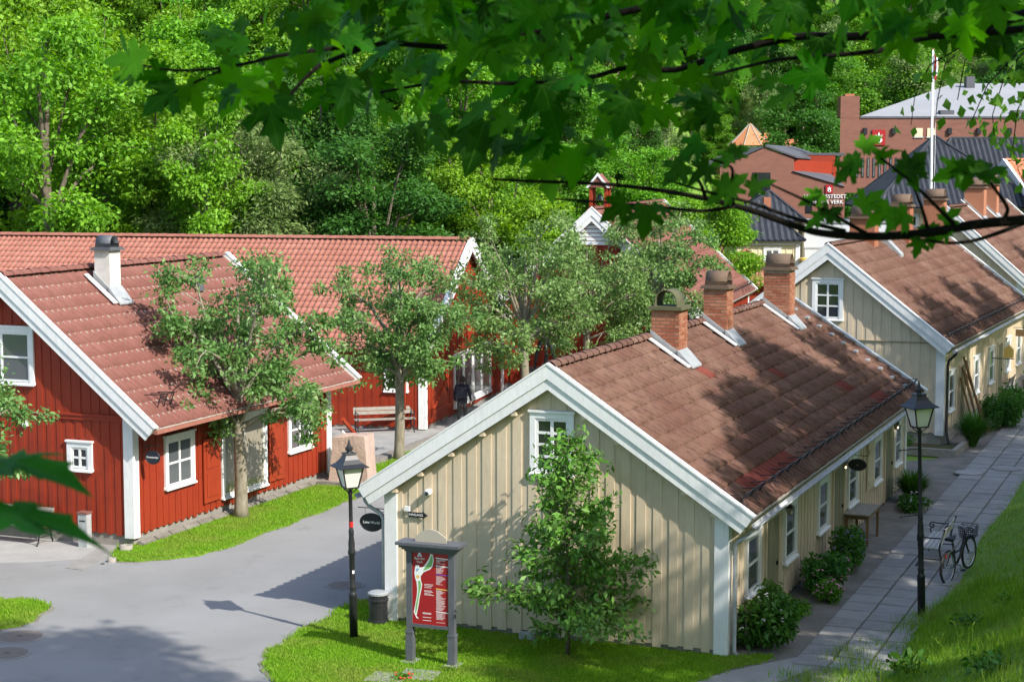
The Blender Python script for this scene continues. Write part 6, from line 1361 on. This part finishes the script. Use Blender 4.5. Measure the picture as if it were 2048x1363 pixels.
# leaves one can pick out: px, py, distance, tip direction, size
for a_ in ((545, 240, 3.45, -75, 1.05, (.1, -1, .25)), (465, 185, 3.45, -120, 1.0, (.2, -1, .4)), (250, 118, 3.5, 170, .9, None), (325, 195, 3.5, -140, .9, (0, -1, .6)), (305, 150, 3.5, 185, .7, None), (390, 195, 3.5, -60, .8, None),
           (690, 205, 3.5, -100, .9, (0, -1, .4)), (955, 285, 3.5, -110, 1.2, (.1, -1, .35)), (1100, 215, 3.5, -70, 1.15, (0, -1, .3)), (1610, 150, 3.4, 190, 1.2, (.2, 1, .3)), (1560, 195, 3.5, 200, .9, None), (1400, 235, 3.6, 215, 1.1, None),
           (1230, 420, 3.45, 215, .9, (.3, 1, .5)), (1290, 440, 3.45, -95, .9, (0, -1, .3)), (1330, 420, 3.4, -20, .7, None), (1440, 385, 3.4, 215, .8, (.2, -.8, .6)), (1470, 365, 3.35, 40, .75, (.2, -.7, .7)), (1520, 370, 3.35, 25, .75, (.3, -.6, .8)),
           (1700, 330, 3.3, 215, .75, (.3, -.6, .8)), (1740, 285, 3.3, 35, .7, (.3, -.6, .8)), (1770, 310, 3.3, 30, .7, (.3, .6, .8)), (1690, 345, 3.3, 225, .7, (.4, -.6, .7)), (1830, 325, 3.3, 40, .85, (0, -1, .3)), (1820, 350, 3.3, -60, .8, (0, -1, .4)), (1900, 345, 3.3, -160, .85, (.1, -1, .4)), (1935, 350, 3.3, -95, .8, (0, -1, .3)), (1960, 330, 3.3, 25, .8, (.3, -.6, .8)), (1985, 345, 3.3, 30, .7, (.3, -.5, .8)),
           (1835, 495, 3.4, -100, .55, (0, -1, .2)), (1860, 470, 3.4, -80, .65, (0, -1, .3)), (1795, 440, 3.4, 215, .8, (.3, -.7, .7)), (1760, 430, 3.4, 220, .85, (.3, -.7, .7)), (1740, 400, 3.4, 40, .8, (.3, -.6, .8)), (1625, 395, 3.4, 200, .7, (.3, -.6, .8)), (1665, 425, 3.4, 30, .65, (.2, -.8, .6)), (1630, 440, 3.4, 215, .6, (.3, -.6, .8)), (1900, 430, 3.4, 45, .6, (.3, -.6, .8)), (1885, 470, 3.4, 220, .6, (.3, -.6, .8)),
           (1400, 345, 3.4, 215, .8, (.3, -.6, .8)), (1380, 300, 3.4, 215, .9, (.3, -.6, .8)), (1350, 345, 3.4, 220, .85, (.3, -.6, .8)), (1480, 300, 3.4, 30, .6, (.3, -.6, .8)), (1445, 320, 3.4, 200, .7, (.3, -.5, .8))):
    leaf(a_[0], a_[1], a_[2], a_[3], a_[4]*(.78 if a_[0] < 1220 else .58), a_[5])
# the denser roof of leaves
LOWB = [(230, 130), (300, 205), (450, 225), (540, 250), (640, 210), (760, 240), (860, 300), (960, 320), (1060, 365), (1180, 345), (1300, 295), (1420, 230), (1550, 160), (1650, 140), (1760, 100), (1900, 85), (2090, 110)]
UPB = [(230, 100), (420, 80), (560, 10), (640, -50), (2090, -60)]
def curve(c_, x):
    for (xa, ya), (xb, yb) in zip(c_, c_[1:]):
        if xa <= x <= xb: return ya+(yb-ya)*(x-xa)/(xb-xa)
    return c_[-1][1]
k = 0
while k < 520:
    x = rg.uniform(235, 2090); lo, hi = curve(LOWB, x), curve(UPB, x); y = rg.uniform(-60, 400)
    if not hi < y < lo: continue
    f = (y-hi)/(lo-hi+1); dens = (1.0 if x > 620 else .45)*(1-.72*f)*(1.0 if y < 60 else .75)
    if rg.random() > dens: continue
    leaf(x, y, rg.uniform(3.2, 5.2), rg.choice((-110, -80, -135, 190, 210, 170, -60, -30, 225)), rg.uniform(.42, .72), (rg.gauss(0, .3), rg.choice((-1, -1, 1))*rg.uniform(.1, .75), rg.uniform(.5, 1.0))); k += 1
for i in range(130): leaf(rg.uniform(2090, 2750), rg.uniform(-80, 130) if i % 3 else rg.uniform(300, 500), rg.uniform(3.0, 4.2), rg.choice((-110, -80, -135, 190, 210, 170, -60)), rg.uniform(.5, .8))
# blurred leaves close by on the left, on a low side branch
branch([(-700, 880, 1.7), (-300, 930, 1.7), (-60, 960, 1.7)], .006, .003); branch([(-300, 930, 1.7), (-120, 1000, 1.65), (-40, 1020, 1.65)], .004, .002)
for a_ in ((62, 928, 1.7, 2, .84, (.0, -.05, 1)), (82, 1036, 1.62, -6, .88, (.0, -.09, 1))): leaf(*a_)
LEAVES.sort(key=lambda q: -q[0])
for s_, vi, Mx in LEAVES[:300]: instm('leaf', LV[vi], mp, Mx)
V_, F_, U_, b0 = [], [], [], 0
for s_, vi, Mx in LEAVES[300:]:
    me = LV[vi]; co = np.empty(len(me.vertices)*3); me.vertices.foreach_get('co', co); co = co.reshape(-1, 3); fi = np.empty(len(me.polygons)*3, np.int32); me.polygons.foreach_get('vertices', fi)
    A_ = np.array(Mx); V_.append(co @ A_[:3, :3].T+A_[:3, 3]); F_.append(fi.reshape(-1, 3)+b0); b0 += len(co); U_.append(co[:, :2]/.128)
o = link(bpy.data.objects.new('leaves', np_mesh('leaves', np.concatenate(V_), np.concatenate(F_), M['leaf_maple'], True)), mp); o['kind'] = 'stuff'; uv = o.data.uv_layers.new(name='leaf'); uv.data.foreach_set('uv', np.concatenate(U_)[np.concatenate(F_).ravel()].ravel().astype(np.float32))
# trunk and the crown above and behind the viewer
tr_ = [(5.2, 1.0, H(5.2, 1)-.2), (5.1, 1.0, 9), (4.9, .9, 11), (4.6, .6, 14), (4.4, .4, 18)]
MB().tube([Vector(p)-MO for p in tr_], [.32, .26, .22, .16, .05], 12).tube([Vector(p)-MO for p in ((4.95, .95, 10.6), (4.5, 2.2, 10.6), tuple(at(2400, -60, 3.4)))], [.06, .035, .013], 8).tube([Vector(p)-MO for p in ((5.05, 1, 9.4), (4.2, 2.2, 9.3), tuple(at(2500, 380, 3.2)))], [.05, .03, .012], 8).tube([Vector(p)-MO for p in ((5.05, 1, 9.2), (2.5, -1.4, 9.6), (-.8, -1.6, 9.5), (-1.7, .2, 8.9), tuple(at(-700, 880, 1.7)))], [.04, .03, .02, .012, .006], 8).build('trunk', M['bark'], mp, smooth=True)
rng = np.random.default_rng(17); n_ = 5600
d = rng.normal(0, 1, (n_, 3)); d /= np.linalg.norm(d, axis=1)[:, None]; p = d*rng.uniform(.25, 1, n_)[:, None]**.6*np.array((5.2, 4.6, 3.6))+np.array((3.6, .6, 13.6))
el = (p[:, 2]-9)/np.maximum(.1, np.hypot(p[:, 0], p[:, 1])); ok = (p[:, 1] < .3) | (el > .2) | (np.abs(p[:, 0]) > .45*p[:, 1]+.4); p, d = p[ok], d[ok]; ok = np.linalg.norm(p-np.array((0, 0, 9)), axis=1) > 1.6; p, d = p[ok], d[ok]
v = leaf_cloud(rng, p-np.array(MO), d, np.full(len(p), .24), .9, .2, 1.0); o = link(bpy.data.objects.new('crown', cloud_mesh('crown', v, M['leaf_maple'])), mp); o['kind'] = 'stuff'
# birch twigs hanging in from the right
bt_ = thing('birch_twigs', 'thin hanging birch twigs with small leaves at the upper right edge', 'tree', (3.6, 7.0, H(3.6, 7))); BO = Vector(bt_.location); lp = []
mb = MB(); mb.tube([Vector((0, 0, 0)), Vector((.1, .1, 5)), Vector((-.1, .2, 9)), Vector((-.2, .3, 12))], [.14, .11, .08, .04], 8)
tw = [[(2150, 60), (2060, 90), (2010, 150), (1985, 230), (1990, 290)], [(2160, 50), (2040, 100), (1975, 170), (1940, 250)], [(2150, 90), (2070, 150), (2035, 220), (2025, 300), (2040, 350)], [(2120, 20), (1950, 70), (1890, 130), (1875, 200), (1868, 260)], [(2120, 20), (1930, 90), (1860, 130), (1830, 190), (1822, 250)], [(2150, 100), (2090, 200), (2060, 260)], [(2120, 30), (2000, 80), (1930, 120), (1915, 200)]]
rg = random.Random(3)
for q_ in tw:
    P_ = [at(x, y, 7+rg.uniform(-.3, .3))-BO for x, y in q_]; P_.insert(0, Vector((-.1, .2, 9.0-BO.z+5-rg.uniform(3, 4)))); mb.tube(P_, [.006, .004, .003, .0025, .002]+[.0015]*(len(P_)-5), 4, False)
    for i in range(2, len(P_)):
        for k in range(13 if q_[0][0] > 2140 else 4): f = rg.random(); lp.append(P_[i-1].lerp(P_[i], f)+Vector((rg.gauss(0, .035), rg.gauss(0, .035), rg.gauss(-.02, .035))))
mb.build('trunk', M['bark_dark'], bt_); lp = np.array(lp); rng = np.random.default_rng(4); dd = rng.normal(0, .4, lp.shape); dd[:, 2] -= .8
cd = rng.normal(0, 1, (2600, 3)); cd /= np.linalg.norm(cd, axis=1)[:, None]; cp_ = cd*rng.uniform(.4, 1, 2600)[:, None]*np.array((1.5, 1.5, 2.6))+np.array((.6, .3, 14.6))-np.array((0, 0, BO.z)); lp = np.concatenate([lp, cp_]); dd = np.concatenate([dd, cd])
link(bpy.data.objects.new('crown', cloud_mesh('crown', leaf_cloud(rng, lp, dd, np.full(len(lp), .045), .75, .4, .2), M['leaf_mid'])), bt_)
